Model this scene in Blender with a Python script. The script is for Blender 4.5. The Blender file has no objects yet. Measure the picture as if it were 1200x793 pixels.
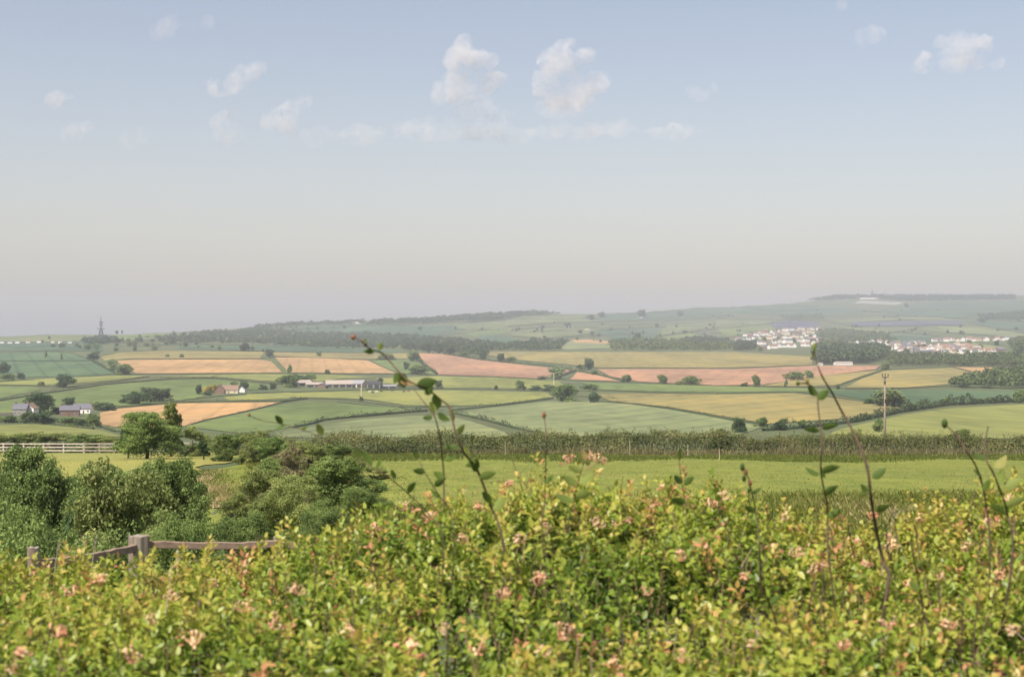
import bpy, math, random
import numpy as np
from mathutils import Vector, Matrix, noise

R = random.Random(7)
rng = np.random.default_rng(7)
F = 1666.67; CX = 600.0; CY = 396.5          # 50 mm lens, survey of the view in picture units
sc = bpy.context.scene
COL = sc.collection
HAZE, DUST, SKYS, SUNS, EXPO = 1.4e-4, 2.2, .134, 4.6, .60

# ------------------------------------------------------------------ helpers
def P(u, v, d):
    return Vector(((u - CX) / F * d, d, -(v - CY) / F * d))

def new_obj(name, data, parent=None, loc=None):
    o = bpy.data.objects.new(name, data)
    COL.objects.link(o)
    if parent is not None: o.parent = parent
    if loc is not None: o.location = loc
    return o

def tag(o, label=None, cat=None, group=None, kind=None):
    if label: o['label'] = label
    if cat: o['category'] = cat
    if group: o['group'] = group
    if kind: o['kind'] = kind
    return o

def thing(name, label, cat, loc=(0, 0, 0), rz=0.0, group=None):
    o = new_obj(name, None, None, loc)
    o.rotation_euler = (0, 0, rz)
    return tag(o, label, cat, group)

def mesh_np(name, V, Fc, mats, tone=None, midx=None, smooth=False):
    V = np.asarray(V, dtype=np.float32); Fc = np.asarray(Fc, dtype=np.int32)
    me = bpy.data.meshes.new(name)
    n, k = Fc.shape
    me.vertices.add(len(V)); me.vertices.foreach_set('co', V.ravel())
    me.loops.add(n * k); me.loops.foreach_set('vertex_index', Fc.ravel())
    me.polygons.add(n)
    me.polygons.foreach_set('loop_start', np.arange(0, n * k, k, dtype=np.int32))
    me.polygons.foreach_set('loop_total', np.full(n, k, dtype=np.int32))
    if midx is not None: me.polygons.foreach_set('material_index', np.asarray(midx, dtype=np.int32))
    if smooth: me.polygons.foreach_set('use_smooth', np.ones(n, dtype=bool))
    if tone is not None:
        a = me.attributes.new('tone', 'FLOAT', 'POINT')
        a.data.foreach_set('value', np.asarray(tone, dtype=np.float32))
    for m in (mats if isinstance(mats, (list, tuple)) else [mats]): me.materials.append(m)
    me.update(calc_edges=True); me.validate()
    return me

class MB:
    """collects boxes, bars, prisms into one mesh"""
    def __init__(s): s.v = []; s.f = []
    def add(s, vs, fs):
        b = len(s.v); s.v += [tuple(x) for x in vs]; s.f += [tuple(b + i for i in f) for f in fs]
    def box(s, x0, x1, y0, y1, z0, z1):
        s.add([(x0,y0,z0),(x1,y0,z0),(x1,y1,z0),(x0,y1,z0),(x0,y0,z1),(x1,y0,z1),(x1,y1,z1),(x0,y1,z1)],
              [(0,3,2,1),(4,5,6,7),(0,1,5,4),(1,2,6,5),(2,3,7,6),(3,0,4,7)])
    def tube(s, pts, rad, n=6, cap=True):
        pts = [Vector(p) for p in pts]; rings = []
        b = len(s.v)
        for i, p in enumerate(pts):
            t = (pts[min(i+1, len(pts)-1)] - pts[max(i-1, 0)])
            if t.length < 1e-9: t = Vector((0,0,1))
            t.normalize()
            a = t.orthogonal() if i == 0 else (a - t * a.dot(t))
            a.normalize(); c = t.cross(a)
            r = rad[i] if isinstance(rad, (list, tuple)) else rad
            for k in range(n):
                q = 2 * math.pi * k / n
                s.v.append(tuple(p + (a * math.cos(q) + c * math.sin(q)) * r))
        for i in range(len(pts) - 1):
            for k in range(n):
                k2 = (k + 1) % n
                s.f.append((b+i*n+k, b+i*n+k2, b+(i+1)*n+k2, b+(i+1)*n+k))
        if cap:
            s.f.append(tuple(b + k for k in range(n))[::-1]); e = b + (len(pts)-1)*n
            s.f.append(tuple(e + k for k in range(n)))
    def bar(s, a, b, w, h):
        a = Vector(a); b = Vector(b); t = (b - a).normalized()
        sd = Vector((t.y, -t.x, 0)).normalized() if abs(t.z) < .95 else Vector((1, 0, 0))
        up = sd.cross(t)
        vs = []
        for p in (a, b):
            for (i, j) in ((-1,-1),(1,-1),(1,1),(-1,1)): vs.append(p + sd*(i*w/2) + up*(j*h/2))
        s.add(vs, [(0,1,2,3),(7,6,5,4),(0,4,5,1),(1,5,6,2),(2,6,7,3),(3,7,4,0)])
    def mesh(s, name, mat, smooth=False):
        me = bpy.data.meshes.new(name); me.from_pydata(s.v, [], s.f); me.materials.append(mat)
        if smooth:
            for p in me.polygons: p.use_smooth = True
        me.validate(); me.update(); return me
    def build(s, name, mat, parent=None, loc=None, smooth=False):
        return new_obj(name, s.mesh(name, mat, smooth), parent, loc)

# ------------------------------------------------------------------ materials
def nt_new(name):
    m = bpy.data.materials.new(name); m.use_nodes = True
    nt = m.node_tree; nt.nodes.clear()
    out = nt.nodes.new('ShaderNodeOutputMaterial')
    return m, nt, out

def ramp(nt, stops):
    r = nt.nodes.new('ShaderNodeValToRGB'); e = r.color_ramp.elements
    while len(e) < len(stops): e.new(0.5)
    for i, (p, c) in enumerate(stops): e[i].position = p; e[i].color = (*c, 1)
    return r

def foliage(name, stops, trans=0.3, rough=0.6, spec=0.2, vary=0.14):
    m, nt, out = nt_new(name); N, L = nt.nodes, nt.links
    at = N.new('ShaderNodeAttribute'); at.attribute_name = 'tone'
    rp = ramp(nt, stops); L.new(at.outputs['Fac'], rp.inputs[0])
    oi = N.new('ShaderNodeObjectInfo')
    mr = N.new('ShaderNodeMapRange'); mr.inputs[3].default_value = 1 - vary; mr.inputs[4].default_value = 1 + vary
    L.new(oi.outputs['Random'], mr.inputs[0])
    hs = N.new('ShaderNodeHueSaturation'); L.new(rp.outputs[0], hs.inputs['Color']); L.new(mr.outputs[0], hs.inputs['Value'])
    b = N.new('ShaderNodeBsdfPrincipled'); L.new(hs.outputs[0], b.inputs['Base Color'])
    b.inputs['Roughness'].default_value = rough; b.inputs['Specular IOR Level'].default_value = spec
    t = N.new('ShaderNodeBsdfTranslucent'); L.new(hs.outputs[0], t.inputs['Color'])
    mx = N.new('ShaderNodeMixShader'); mx.inputs[0].default_value = trans
    L.new(b.outputs[0], mx.inputs[1]); L.new(t.outputs[0], mx.inputs[2]); L.new(mx.outputs[0], out.inputs[0])
    return m

def mottled(name, c1, c2, scale=8.0, rough=0.85, stretch=(1, 1, 1), spec=0.2, detail=6, bump=0.0, coord='Object', c3=None, s3=0.3):
    m, nt, out = nt_new(name); N, L = nt.nodes, nt.links
    tc = N.new('ShaderNodeTexCoord'); mp = N.new('ShaderNodeMapping'); mp.inputs['Scale'].default_value = stretch
    if coord == 'Position':
        g = N.new('ShaderNodeNewGeometry'); L.new(g.outputs['Position'], mp.inputs[0])
    else: L.new(tc.outputs[coord], mp.inputs[0])
    nz = N.new('ShaderNodeTexNoise'); nz.inputs['Scale'].default_value = scale; nz.inputs['Detail'].default_value = detail
    nz.inputs['Roughness'].default_value = 0.65
    L.new(mp.outputs[0], nz.inputs['Vector'])
    rp = ramp(nt, [(0.32, c1), (0.68, c2)]); L.new(nz.outputs[0], rp.inputs[0])
    colr = rp.outputs[0]
    if c3 is not None:
        n3 = N.new('ShaderNodeTexNoise'); n3.inputs['Scale'].default_value = s3; n3.inputs['Detail'].default_value = 4
        L.new(mp.outputs[0], n3.inputs['Vector'])
        r3 = ramp(nt, [(0.42, (0, 0, 0)), (0.62, (1, 1, 1))]); L.new(n3.outputs[0], r3.inputs[0])
        mx = N.new('ShaderNodeMix'); mx.data_type = 'RGBA'
        L.new(r3.outputs[0], mx.inputs[0]); L.new(colr, mx.inputs[6]); mx.inputs[7].default_value = (*c3, 1)
        colr = mx.outputs[2]
    b = N.new('ShaderNodeBsdfPrincipled'); b.inputs['Roughness'].default_value = rough; b.inputs['Specular IOR Level'].default_value = spec
    L.new(colr, b.inputs['Base Color'])
    if bump:
        bp = N.new('ShaderNodeBump'); bp.inputs['Strength'].default_value = bump; L.new(nz.outputs[0], bp.inputs['Height']); L.new(bp.outputs[0], b.inputs['Normal'])
    L.new(b.outputs[0], out.inputs[0])
    return m

def sc3(c, k): return tuple(max(0, min(1, x * k)) for x in c)

def field_mat(name, c, var=0.17, lines=None, c3=None):
    """crop or pasture: broad patches, fine streaks, and optional tramlines (direction in degrees, spacing m)"""
    m, nt, out = nt_new(name); N, L = nt.nodes, nt.links
    g = N.new('ShaderNodeNewGeometry')
    n1 = N.new('ShaderNodeTexNoise'); n1.inputs['Scale'].default_value = 0.011; n1.inputs['Detail'].default_value = 5
    mp = N.new('ShaderNodeMapping'); mp.inputs['Scale'].default_value = (1, 0.35, 1); L.new(g.outputs['Position'], mp.inputs[0])
    L.new(mp.outputs[0], n1.inputs['Vector'])
    n2 = N.new('ShaderNodeTexNoise'); n2.inputs['Scale'].default_value = 0.16; n2.inputs['Detail'].default_value = 4
    mp2 = N.new('ShaderNodeMapping'); mp2.inputs['Scale'].default_value = (0.7, 0.16, 1); L.new(g.outputs['Position'], mp2.inputs[0])
    L.new(mp2.outputs[0], n2.inputs['Vector'])
    ad = N.new('ShaderNodeMath'); ad.operation = 'MULTIPLY_ADD'; ad.inputs[1].default_value = 0.6
    L.new(n1.outputs[0], ad.inputs[0])
    m2 = N.new('ShaderNodeMath'); m2.operation = 'MULTIPLY'; m2.inputs[1].default_value = 0.4; L.new(n2.outputs[0], m2.inputs[0])
    L.new(m2.outputs[0], ad.inputs[2])
    c_hi = c3 or sc3(c, 1 + var)
    rp = ramp(nt, [(0.38, sc3(c, 1 - 1.6 * var)), (0.5, c), (0.62, tuple(a * b for a, b in zip(c_hi, (1.12, 1.02, .9))))]); L.new(ad.outputs[0], rp.inputs[0])
    colr = rp.outputs[0]
    if lines:
        ang, sp, k = lines
        mp3 = N.new('ShaderNodeMapping'); mp3.vector_type = 'TEXTURE'; mp3.inputs['Rotation'].default_value = (0, 0, math.radians(ang))
        L.new(g.outputs['Position'], mp3.inputs[0])
        w = N.new('ShaderNodeTexWave'); w.inputs['Scale'].default_value = 0.314 / sp; w.inputs['Distortion'].default_value = 0.6; w.inputs['Detail Scale'].default_value = 0.02
        L.new(mp3.outputs[0], w.inputs['Vector'])
        r2 = ramp(nt, [(0.0, (1, 1, 1)), (0.13, (0, 0, 0))]); L.new(w.outputs[0], r2.inputs[0])
        mx = N.new('ShaderNodeMix'); mx.data_type = 'RGBA'; mx.blend_type = 'MULTIPLY'
        L.new(r2.outputs[0], mx.inputs[0]); L.new(colr, mx.inputs[6]); mx.inputs[7].default_value = (k, k, k, 1)
        colr = mx.outputs[2]
    b = N.new('ShaderNodeBsdfPrincipled'); b.inputs['Roughness'].default_value = 0.9; b.inputs['Specular IOR Level'].default_value = 0.1
    L.new(colr, b.inputs['Base Color']); L.new(b.outputs[0], out.inputs[0])
    return m

def plain(name, c, rough=0.7, var=0.12, scale=3.0):
    return mottled(name, sc3(c, 1 - var), sc3(c, 1 + var), scale=scale, rough=rough)

# ------------------------------------------------------------------ landform
DT = [(530,300),(520,360),(510,430),(500,520),(490,620),(480,730),(470,860),(460,1010),(450,1180),(440,1380),(430,1620),
      (420,1920),(412,2250),(405,2700),(398,3250),(390,3900),(380,4600),(370,5300),(360,6000),(350,6800),(340,7600),(330,8400)]
DTv = np.array([-a for a, b in DT]); DTd = np.log(np.array([b for a, b in DT]))
SKY = [(-500,394),(0,393.5),(30,392.5),(55,391.5),(110,391.5),(160,390.5),(200,389),(240,387),(300,382.5),(355,377),(400,375.5),(440,376),(480,374.5),
       (540,371),(580,368),(625,366),(645,366),(670,367.5),(700,367.5),(740,366),(800,361.5),(815,359.5),(860,359),(930,354.5),(945,353),(975,347.5),
       (1005,346.5),(1040,346.5),(1110,346),(1200,346),(1700,350)]
SU = [a for a, b in SKY]; SV = [b for a, b in SKY]
def vsky(u): return float(np.interp(u, SU, SV))
def Dfar(u, v):
    d = math.exp(float(np.interp(-v, DTv, DTd)))
    return d * (1 + 0.06 * math.sin(u / 170 + v / 42) + 0.04 * math.sin(u / 95 - v / 25 + 1))
def W(u, v, off=0.0):
    p = P(u, v, Dfar(u, v)); p.z += off; return p
def smooth(a, b, x):
    t = max(0.0, min(1.0, (x - a) / (b - a))); return t * t * (3 - 2 * t)
def zg(x, d):
    """near ground: a gentle slope falling away from the lane, with a hollow full of scrub on the left"""
    u = CX + x / max(d, 0.5) * F
    z = -2.0 - 0.07 * (d - 5)
    A = 3.2 * (1 - smooth(100, 260, u)) + 1.1 * (1 - smooth(330, 480, u))
    z -= A * smooth(9, 22, d) * (1 - smooth(70, 100, d))
    if d > 20: z += 0.18 * noise.noise((x * 0.06, d * 0.05, 0.3)) * smooth(20, 40, d)
    if d > 150: z = -12.15 - 0.079 * (d - 150)
    return z
def G(u, d, off=0.0):
    x = (u - CX) / F * d
    return Vector((x, d, zg(x, d) + off))

STEP_U = 12; UCOLS = list(range(-504, 1701, STEP_U))
VROW = [530 - 2 * i for i in range(0, 101)]
near_d = [1.0, 2, 3, 4, 5, 6, 7, 8, 9, 10, 11, 12.5, 14, 16, 18, 20] + [20 * (150 / 20) ** (i / 44) for i in range(1, 45)]

def build_ground():
    V = []; nr = None
    for u in UCOLS:
        col = []
        for d in near_d: col.append(G(u, d))
        e = P(u, 530, Dfar(u, 530)); a = col[-1]
        for t in (0.25, 0.5, 0.75): col.append(a.lerp(e, t))
        vs = vsky(u); last = None
        for v in VROW:
            vv = max(v, vs)
            p = P(u, vv, Dfar(u, vv))
            if v < vs:                      # beyond the skyline the land falls away
                k = (vs - v) * 60; p = Vector((p.x * (p.y + k) / p.y, p.y + k, p.z - k * 0.10))
            col.append(p)
        V += col; nr = len(col)
    Fc = []
    for i in range(len(UCOLS) - 1):
        for j in range(nr - 1):
            a = i * nr + j; Fc.append((a, a + nr, a + nr + 1, a + 1))
    me = mesh_np('ground', [tuple(v) for v in V], Fc, M['ground'], smooth=True)
    tag(new_obj('ground', me), kind='structure')

def clip_rect(poly, x0, x1, y0, y1):
    for ax, val, sg in ((0, x0, 1), (0, x1, -1), (1, y0, 1), (1, y1, -1)):
        out = []
        n = len(poly)
        for i in range(n):
            a, b = poly[i], poly[(i + 1) % n]
            ia, ib = sg * (a[ax] - val) >= -1e-9, sg * (b[ax] - val) >= -1e-9
            if ia: out.append(a)
            if ia != ib:
                t = (val - a[ax]) / (b[ax] - a[ax]); out.append((a[0] + t * (b[0] - a[0]), a[1] + t * (b[1] - a[1])))
        poly = out
        if len(poly) < 3: return []
    return poly

n_field = [0]
def field(poly, mat, name='field'):
    """one field, laid on the landform as a sheet just above it"""
    n_field[0] += 1; off = 0.10 + 0.004 * n_field[0]
    us = [p[0] for p in poly]; vs = [p[1] for p in poly]
    verts = {}; VV = []; FF = []
    def vid(p):
        k = (round(p[0], 2), round(p[1], 2))
        if k not in verts:
            verts[k] = len(VV)
            VV.append(tuple(W(k[0], max(k[1], vsky(k[0]) + 0.05), off * max(.5, Dfar(k[0], k[1]) / 900))))
        return verts[k]
    u0 = math.floor((min(us) + 504) / STEP_U) * STEP_U - 504
    v0 = math.floor(min(vs) / 2) * 2
    u = u0
    while u < max(us):
        strip = clip_rect(poly, u, u + STEP_U, -1e4, 1e4)
        if strip:
            v = v0
            while v < max(vs):
                c = clip_rect(strip, u, u + STEP_U, v, v + 2)
                ids = []
                for p in c:
                    q = vid(p)
                    if not ids or ids[-1] != q: ids.append(q)
                if len(ids) > 1 and ids[0] == ids[-1]: ids.pop()
                if len(set(ids)) == len(ids) and len(ids) >= 3: FF.append(tuple(ids[::-1]))
                v += 2
        u += STEP_U
    me = bpy.data.meshes.new(name); me.from_pydata(VV, [], FF); me.materials.append(mat)
    me.validate(); me.update()
    if len(me.polygons) and sum(p.normal.z for p in me.polygons) < 0: me.flip_normals()
    for p in me.polygons: p.use_smooth = True
    return tag(new_obj(name, me), kind='structure')

# ------------------------------------------------------------------ leaf clouds
def unit(a):
    return a / np.maximum(np.linalg.norm(a, axis=1, keepdims=True), 1e-9)

def leaf_quads(pos, nrm, size, aspect=0.6, fold=0.15):
    n = len(pos)
    r = unit(rng.normal(size=(n, 3)))
    t = unit(np.cross(nrm, r)); s = np.cross(nrm, t)
    size = np.broadcast_to(np.asarray(size, dtype=float).reshape(-1, 1), (n, 1))
    a = pos - t * size * 0.5; b = pos + t * size * 0.5
    l = pos + s * size * aspect * 0.5 + nrm * size * fold; q = pos - s * size * aspect * 0.5 + nrm * size * fold
    V = np.stack([a, l, b, q], axis=1).reshape(-1, 3)
    Fc = np.arange(n * 4).reshape(n, 4)
    return V, Fc

def lobes_cloud(n, lobes, shell=0.45, up=0.35, rnd=0.7):
    """leaf positions on and inside a set of lobes (x,y,z,rx,ry,rz,tone)"""
    Lb = np.array(lobes); w = (Lb[:, 3] * Lb[:, 4] * Lb[:, 5]) ** (2 / 3)
    idx = rng.choice(len(Lb), size=n, p=w / w.sum()); L = Lb[idx]
    d = unit(rng.normal(size=(n, 3)))
    rad = 1 - shell * rng.random((n, 1)) ** 1.6 + rng.normal(size=(n, 1)) * 0.07
    pos = L[:, :3] + d * rad * L[:, 3:6]
    nr = unit(d + rng.normal(size=(n, 3)) * rnd + np.array([0, 0, up]))
    tone = L[:, 6] + rng.normal(size=n) * 0.13
    return pos, nr, np.clip(tone, 0, 1)

def crown_lobes(kind, seed):
    q = random.Random(seed); out = []
    n = {'round': 20, 'tall': 18, 'bush': 16, 'wide': 20, 'open': 13}[kind]
    for i in range(n):
        a = q.uniform(0, 6.283); rr = math.sqrt(q.random())
        if kind == 'round': z = q.uniform(.18, .84); m = math.sqrt(max(0.02, 1 - ((z - .48) / .48) ** 2)) * .36; s = q.uniform(.15, .23)
        elif kind == 'tall': z = q.uniform(.2, .9); m = .30 * (1.05 - z) + .04; s = q.uniform(.09, .15)
        elif kind == 'wide': z = q.uniform(.18, .8); m = .40 * math.sqrt(max(.05, 1 - ((z - .45) / .5) ** 2)); s = q.uniform(.15, .22)
        elif kind == 'open': z = q.uniform(.25, .9); m = .36; s = q.uniform(.07, .14)
        else: z = q.uniform(.08, .78); m = .40 * math.sqrt(max(.04, 1 - (z / .95) ** 2)); s = q.uniform(.13, .21)
        out.append((m * rr * math.cos(a), m * rr * math.sin(a), z, s, s, s * q.uniform(.8, 1.1), q.uniform(.25, .75)))
    return out

def sub_lobes(lb, k, seed):
    q = random.Random(seed); out = []
    for (x, y, z, rx, ry, rz, t) in lb:
        for i in range(k):
            a = q.uniform(0, 6.283); s = q.uniform(-.45, 1); c = math.sqrt(1 - s * s); f = q.uniform(.7, 1.18); r = rx * q.uniform(.2, .46)
            out.append((x + rx * c * math.cos(a) * f, y + ry * c * math.sin(a) * f, z + rz * s * f, r * 1.15, r * 1.15, r * .75, min(1, max(0, t + q.uniform(-.28, .28)))))
    return out
def make_proto(kind, seed, n, size, mat, bark):
    lb = crown_lobes(kind, seed)
    if n > 10000:
        n1 = int(n * .25); a = lobes_cloud(n1, lb, .5, .3, .8); b = lobes_cloud(n - n1, sub_lobes(lb, 13, seed), .85, .45, .75)
        pos, nr, tone = (np.concatenate([i, j]) for i, j in zip(a, b))
    else: pos, nr, tone = lobes_cloud(n, sub_lobes(lb, 4, seed) + lb, .6, .35, .75)
    pos[:, 2] = np.maximum(pos[:, 2], 0.01)
    sz = size * (0.7 + 0.6 * rng.random(n))
    V, Fc = leaf_quads(pos, nr, sz)
    cm = mesh_np('crown', V, Fc, mat, np.repeat(tone, 4))
    mb = MB(); q = random.Random(seed + 50)
    if kind == 'bush':
        for i in range(6):
            a = q.uniform(0, 6.28); e = Vector((math.cos(a) * .3, math.sin(a) * .3, q.uniform(.4, .75)))
            mb.tube([(0.04 * math.cos(a), .04 * math.sin(a), -.06), e * .5 + Vector((0, 0, .1)), e], [.016, .011, .004], 5)
    else:
        mb.tube([(0, 0, -.05), (.01, 0, .15), (-.01, .01, .4), (0, 0, .7)], [.035, .028, .022, .008], 6)
        for i in range(6):
            x, y, z = lb[i][:3]; zz = q.uniform(.2, .45)
            mb.tube([(0, 0, zz), (x * .5, y * .5, (zz + z) / 2 + .02), (x, y, z)], [.016, .011, .004], 5)
    tm = mb.mesh('trunk', bark, True)
    return cm, tm

def plant(name, label, cat, base, w, h, proto, group=None, rz=None):
    o = new_obj(name, None, None, base)
    o.scale = (w, w, h); o.rotation_euler = (0, 0, R.uniform(0, 6.28) if rz is None else rz)
    tag(o, label, cat, group)
    new_obj('trunk', proto[1], o); new_obj('crown', proto[0], o)
    return o

def inside(u, v, poly):
    c = False; n = len(poly); j = n - 1
    for i in range(n):
        if (poly[i][1] > v) != (poly[j][1] > v) and u < (poly[j][0]-poly[i][0])*(v-poly[i][1])/(poly[j][1]-poly[i][1])+poly[i][0]: c = not c
        j = i
    return c

def wood(poly, label, mat, hm=9.0, per=0.09, q=90, name='woodland'):
    """far wood: many small crowns standing on the slope inside the outline, one mass"""
    us = [p[0] for p in poly]; vs = [p[1] for p in poly]
    area = (max(us) - min(us)) * (max(vs) - min(vs)); pts = []
    for i in range(int(area * per)):
        u = R.uniform(min(us), max(us)); v = R.uniform(min(vs), max(vs))
        if inside(u, v, poly): pts.append((u, v))
    A = []; Nn = []; T = []; S = []
    for (u, v) in pts:
        b = W(u, max(v, vsky(u))); h = hm * R.uniform(.6, 1.35); r = h * R.uniform(.38, .6); t0 = R.uniform(.2, .8)
        d = unit(rng.normal(size=(q, 3))); d[:, 2] = np.abs(d[:, 2]) * .9 - .25
        k = 1 + 0.22 * np.sin(d[:, :1] * 5 + u) * np.cos(d[:, 1:2] * 6 + v) + rng.normal(size=(q, 1)) * .07
        A.append(np.array(b) + np.array([0, 0, h * .5]) + d * k * np.array([r, r, h * .52]))
        Nn.append(unit(d + rng.normal(size=(q, 3)) * .5)); T.append(np.clip(t0 + rng.normal(size=q) * .15, 0, 1)); S.append(np.full(q, h * .27))
    V, Fc = leaf_quads(np.concatenate(A), np.concatenate(Nn), np.concatenate(S), .8)
    me = mesh_np(name, V, Fc, mat, np.repeat(np.concatenate(T), 4))
    return tag(new_obj(name, me), label, 'woodland', kind='stuff')

def hedge(pts, hpx, label, mat, name='hedgerow', group=None, dens=1.0):
    """a field hedge along the ground: woody core and leafy outside"""
    L = [W(u, v) for u, v in pts]
    A = []; Nn = []; T = []; S = []; mb = MB(); tot = 0
    seed = R.uniform(0, 99)
    for (a, b, pa, pb) in zip(L[:-1], L[1:], pts[:-1], pts[1:]):
        ln = (b - a).length; n = max(2, int(ln / 2.5)); dpx = max(abs(pa[0]-pb[0]), 1)
        hm = hpx * (a.y + b.y) / 2 / F
        wd = min(max(hm * .62, .9), 2.8)
        ux = np.array(b - a) / ln; side = np.array([-ux[1], ux[0], 0]); side /= max(np.linalg.norm(side), 1e-6)
        m = int(max(30, min(ln * hm * 1.6, 26 * dpx * max(hpx, 1.5) * .5)) * dens)
        t = rng.random(m)
        # follow the ground: sample pixel path
        uu = pa[0] + (pb[0] - pa[0]) * t; vv = pa[1] + (pb[1] - pa[1]) * t
        base = np.array([W(x, y) for x, y in zip(uu, vv)])
        hh = hm * np.clip([0.75 + 0.75 * noise.noise((seed + (tot + q * ln) * 0.035, 0.2, 0)) + 0.65 * noise.noise((seed + (tot + q * ln) * 0.17, 7.2, 0)) for q in t], .22, 2.0)
        ang = rng.random(m) * math.pi
        off = side[None, :] * (np.cos(ang) * wd * .55)[:, None] + np.array([0, 0, 1]) * (np.sin(ang) * hh)[:, None] * (.75 + .35 * rng.random(m))[:, None]
        A.append(base + off)
        nr = side[None, :] * np.cos(ang)[:, None] + np.array([0, 0, 1]) * np.sin(ang)[:, None]
        Nn.append(unit(nr + rng.normal(size=(m, 3)) * .5))
        T.append(np.clip([.5 + .5 * noise.noise((seed + (tot + q * ln) * 0.07, 3.2, 0)) for q in t] + rng.normal(size=m) * .2, 0, 1)); S.append(np.clip(.26 * hm * (0.8 + .5 * rng.random(m)), .25, 2.2))
        for i in range(n):
            p0 = np.array(W(pa[0] + (pb[0]-pa[0])*i/n, pa[1] + (pb[1]-pa[1])*i/n)); p1 = np.array(W(pa[0] + (pb[0]-pa[0])*(i+1)/n, pa[1] + (pb[1]-pa[1])*(i+1)/n))
            k = hm * .30
            vs = [p0 - side*wd*.4, p0 - side*wd*.3 + [0,0,k], p0 + side*wd*.3 + [0,0,k], p0 + side*wd*.4,
                  p1 - side*wd*.4, p1 - side*wd*.3 + [0,0,k], p1 + side*wd*.3 + [0,0,k], p1 + side*wd*.4]
            mb.add(vs, [(0,4,5,1),(1,5,6,2),(2,6,7,3)])
        tot += ln
    V, Fc = leaf_quads(np.concatenate(A), np.concatenate(Nn), np.concatenate(S), .75)
    tone = np.concatenate([np.repeat(np.concatenate(T), 4), np.full(len(mb.v), .25)])
    off = len(V)
    V = np.concatenate([V, np.array(mb.v)]); Fc = np.concatenate([Fc, np.array(mb.f) + off])
    me = mesh_np(name, V, Fc, mat, tone)
    return tag(new_obj(name, me), label, 'hedge', group)

# ------------------------------------------------------------------ palette
M = {}
M['ground'] = mottled('hill_pasture', (.068, .09, .042), (.11, .13, .058), scale=.02, coord='Position', stretch=(1, .5, 1), rough=.95, spec=.1, c3=(.09, .098, .045), s3=.006)
M['bark'] = mottled('bark', (.07, .055, .04), (.16, .13, .10), scale=12, stretch=(3, 3, .6), rough=.9, bump=.4)
FOL = {
 'dark': [(0, (.018, .034, .014)), (.5, (.036, .062, .022)), (1, (.075, .11, .036))],
 'mid': [(0, (.03, .048, .014)), (.5, (.068, .098, .027)), (1, (.125, .16, .048))],
 'olive': [(0, (.045, .06, .018)), (.5, (.10, .12, .036)), (1, (.17, .185, .062))],
 'bright': [(0, (.036, .056, .016)), (.5, (.088, .122, .033)), (1, (.155, .19, .062))],
 'pale': [(0, (.06, .085, .035)), (.5, (.11, .145, .06)), (1, (.18, .21, .09))],
 'golden': [(0, (.10, .10, .02)), (.5, (.22, .19, .04)), (1, (.34, .28, .06))],
 'dry': [(0, (.08, .065, .035)), (.5, (.14, .13, .06)), (1, (.21, .195, .10))],
 'hedge': [(0, (.022, .034, .014)), (.5, (.045, .064, .022)), (1, (.085, .105, .038))],
}
for k, v in FOL.items(): M[k] = foliage('foliage_' + k, [(a, sc3(c, 1.5 if k == 'hedge' else 2.4 if k in ('bright', 'mid', 'olive') else 2.05)) for a, c in v], trans=.38)
M['wood_dark'] = foliage('wood_canopy', [(a, sc3(c, 1.25)) for a, c in FOL['dark']], trans=.2); M['wood_mid'] = foliage('scrub_canopy', [(a, sc3(c, 1.25)) for a, c in FOL['mid']], trans=.2)
FC = {'D': (.072, .118, .058), 'G': (.118, .158, .052), 'Y': (.185, .20, .06), 'T': (.345, .225, .108), 'P': (.30, .18, .112),
      'A': (.165, .192, .088), 'W': (.215, .188, .072), 'S': (.085, .085, .125), 'B': (.06, .10, .058), 'L': (.125, .148, .062), 'K': (.26, .26, .22)}
LN = {'T': (8, 16, .87), 'P': (-12, 18, .9), 'D': (20, 22, .75), 'A': (-24, 24, .72), 'Y': (62, 40, .86), 'W': (-35, 30, .8), 'G': (35, 34, .88)}
for k, c in FC.items(): M['f' + k] = field_mat('field_' + k, c, lines=LN.get(k))

build_ground()

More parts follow.
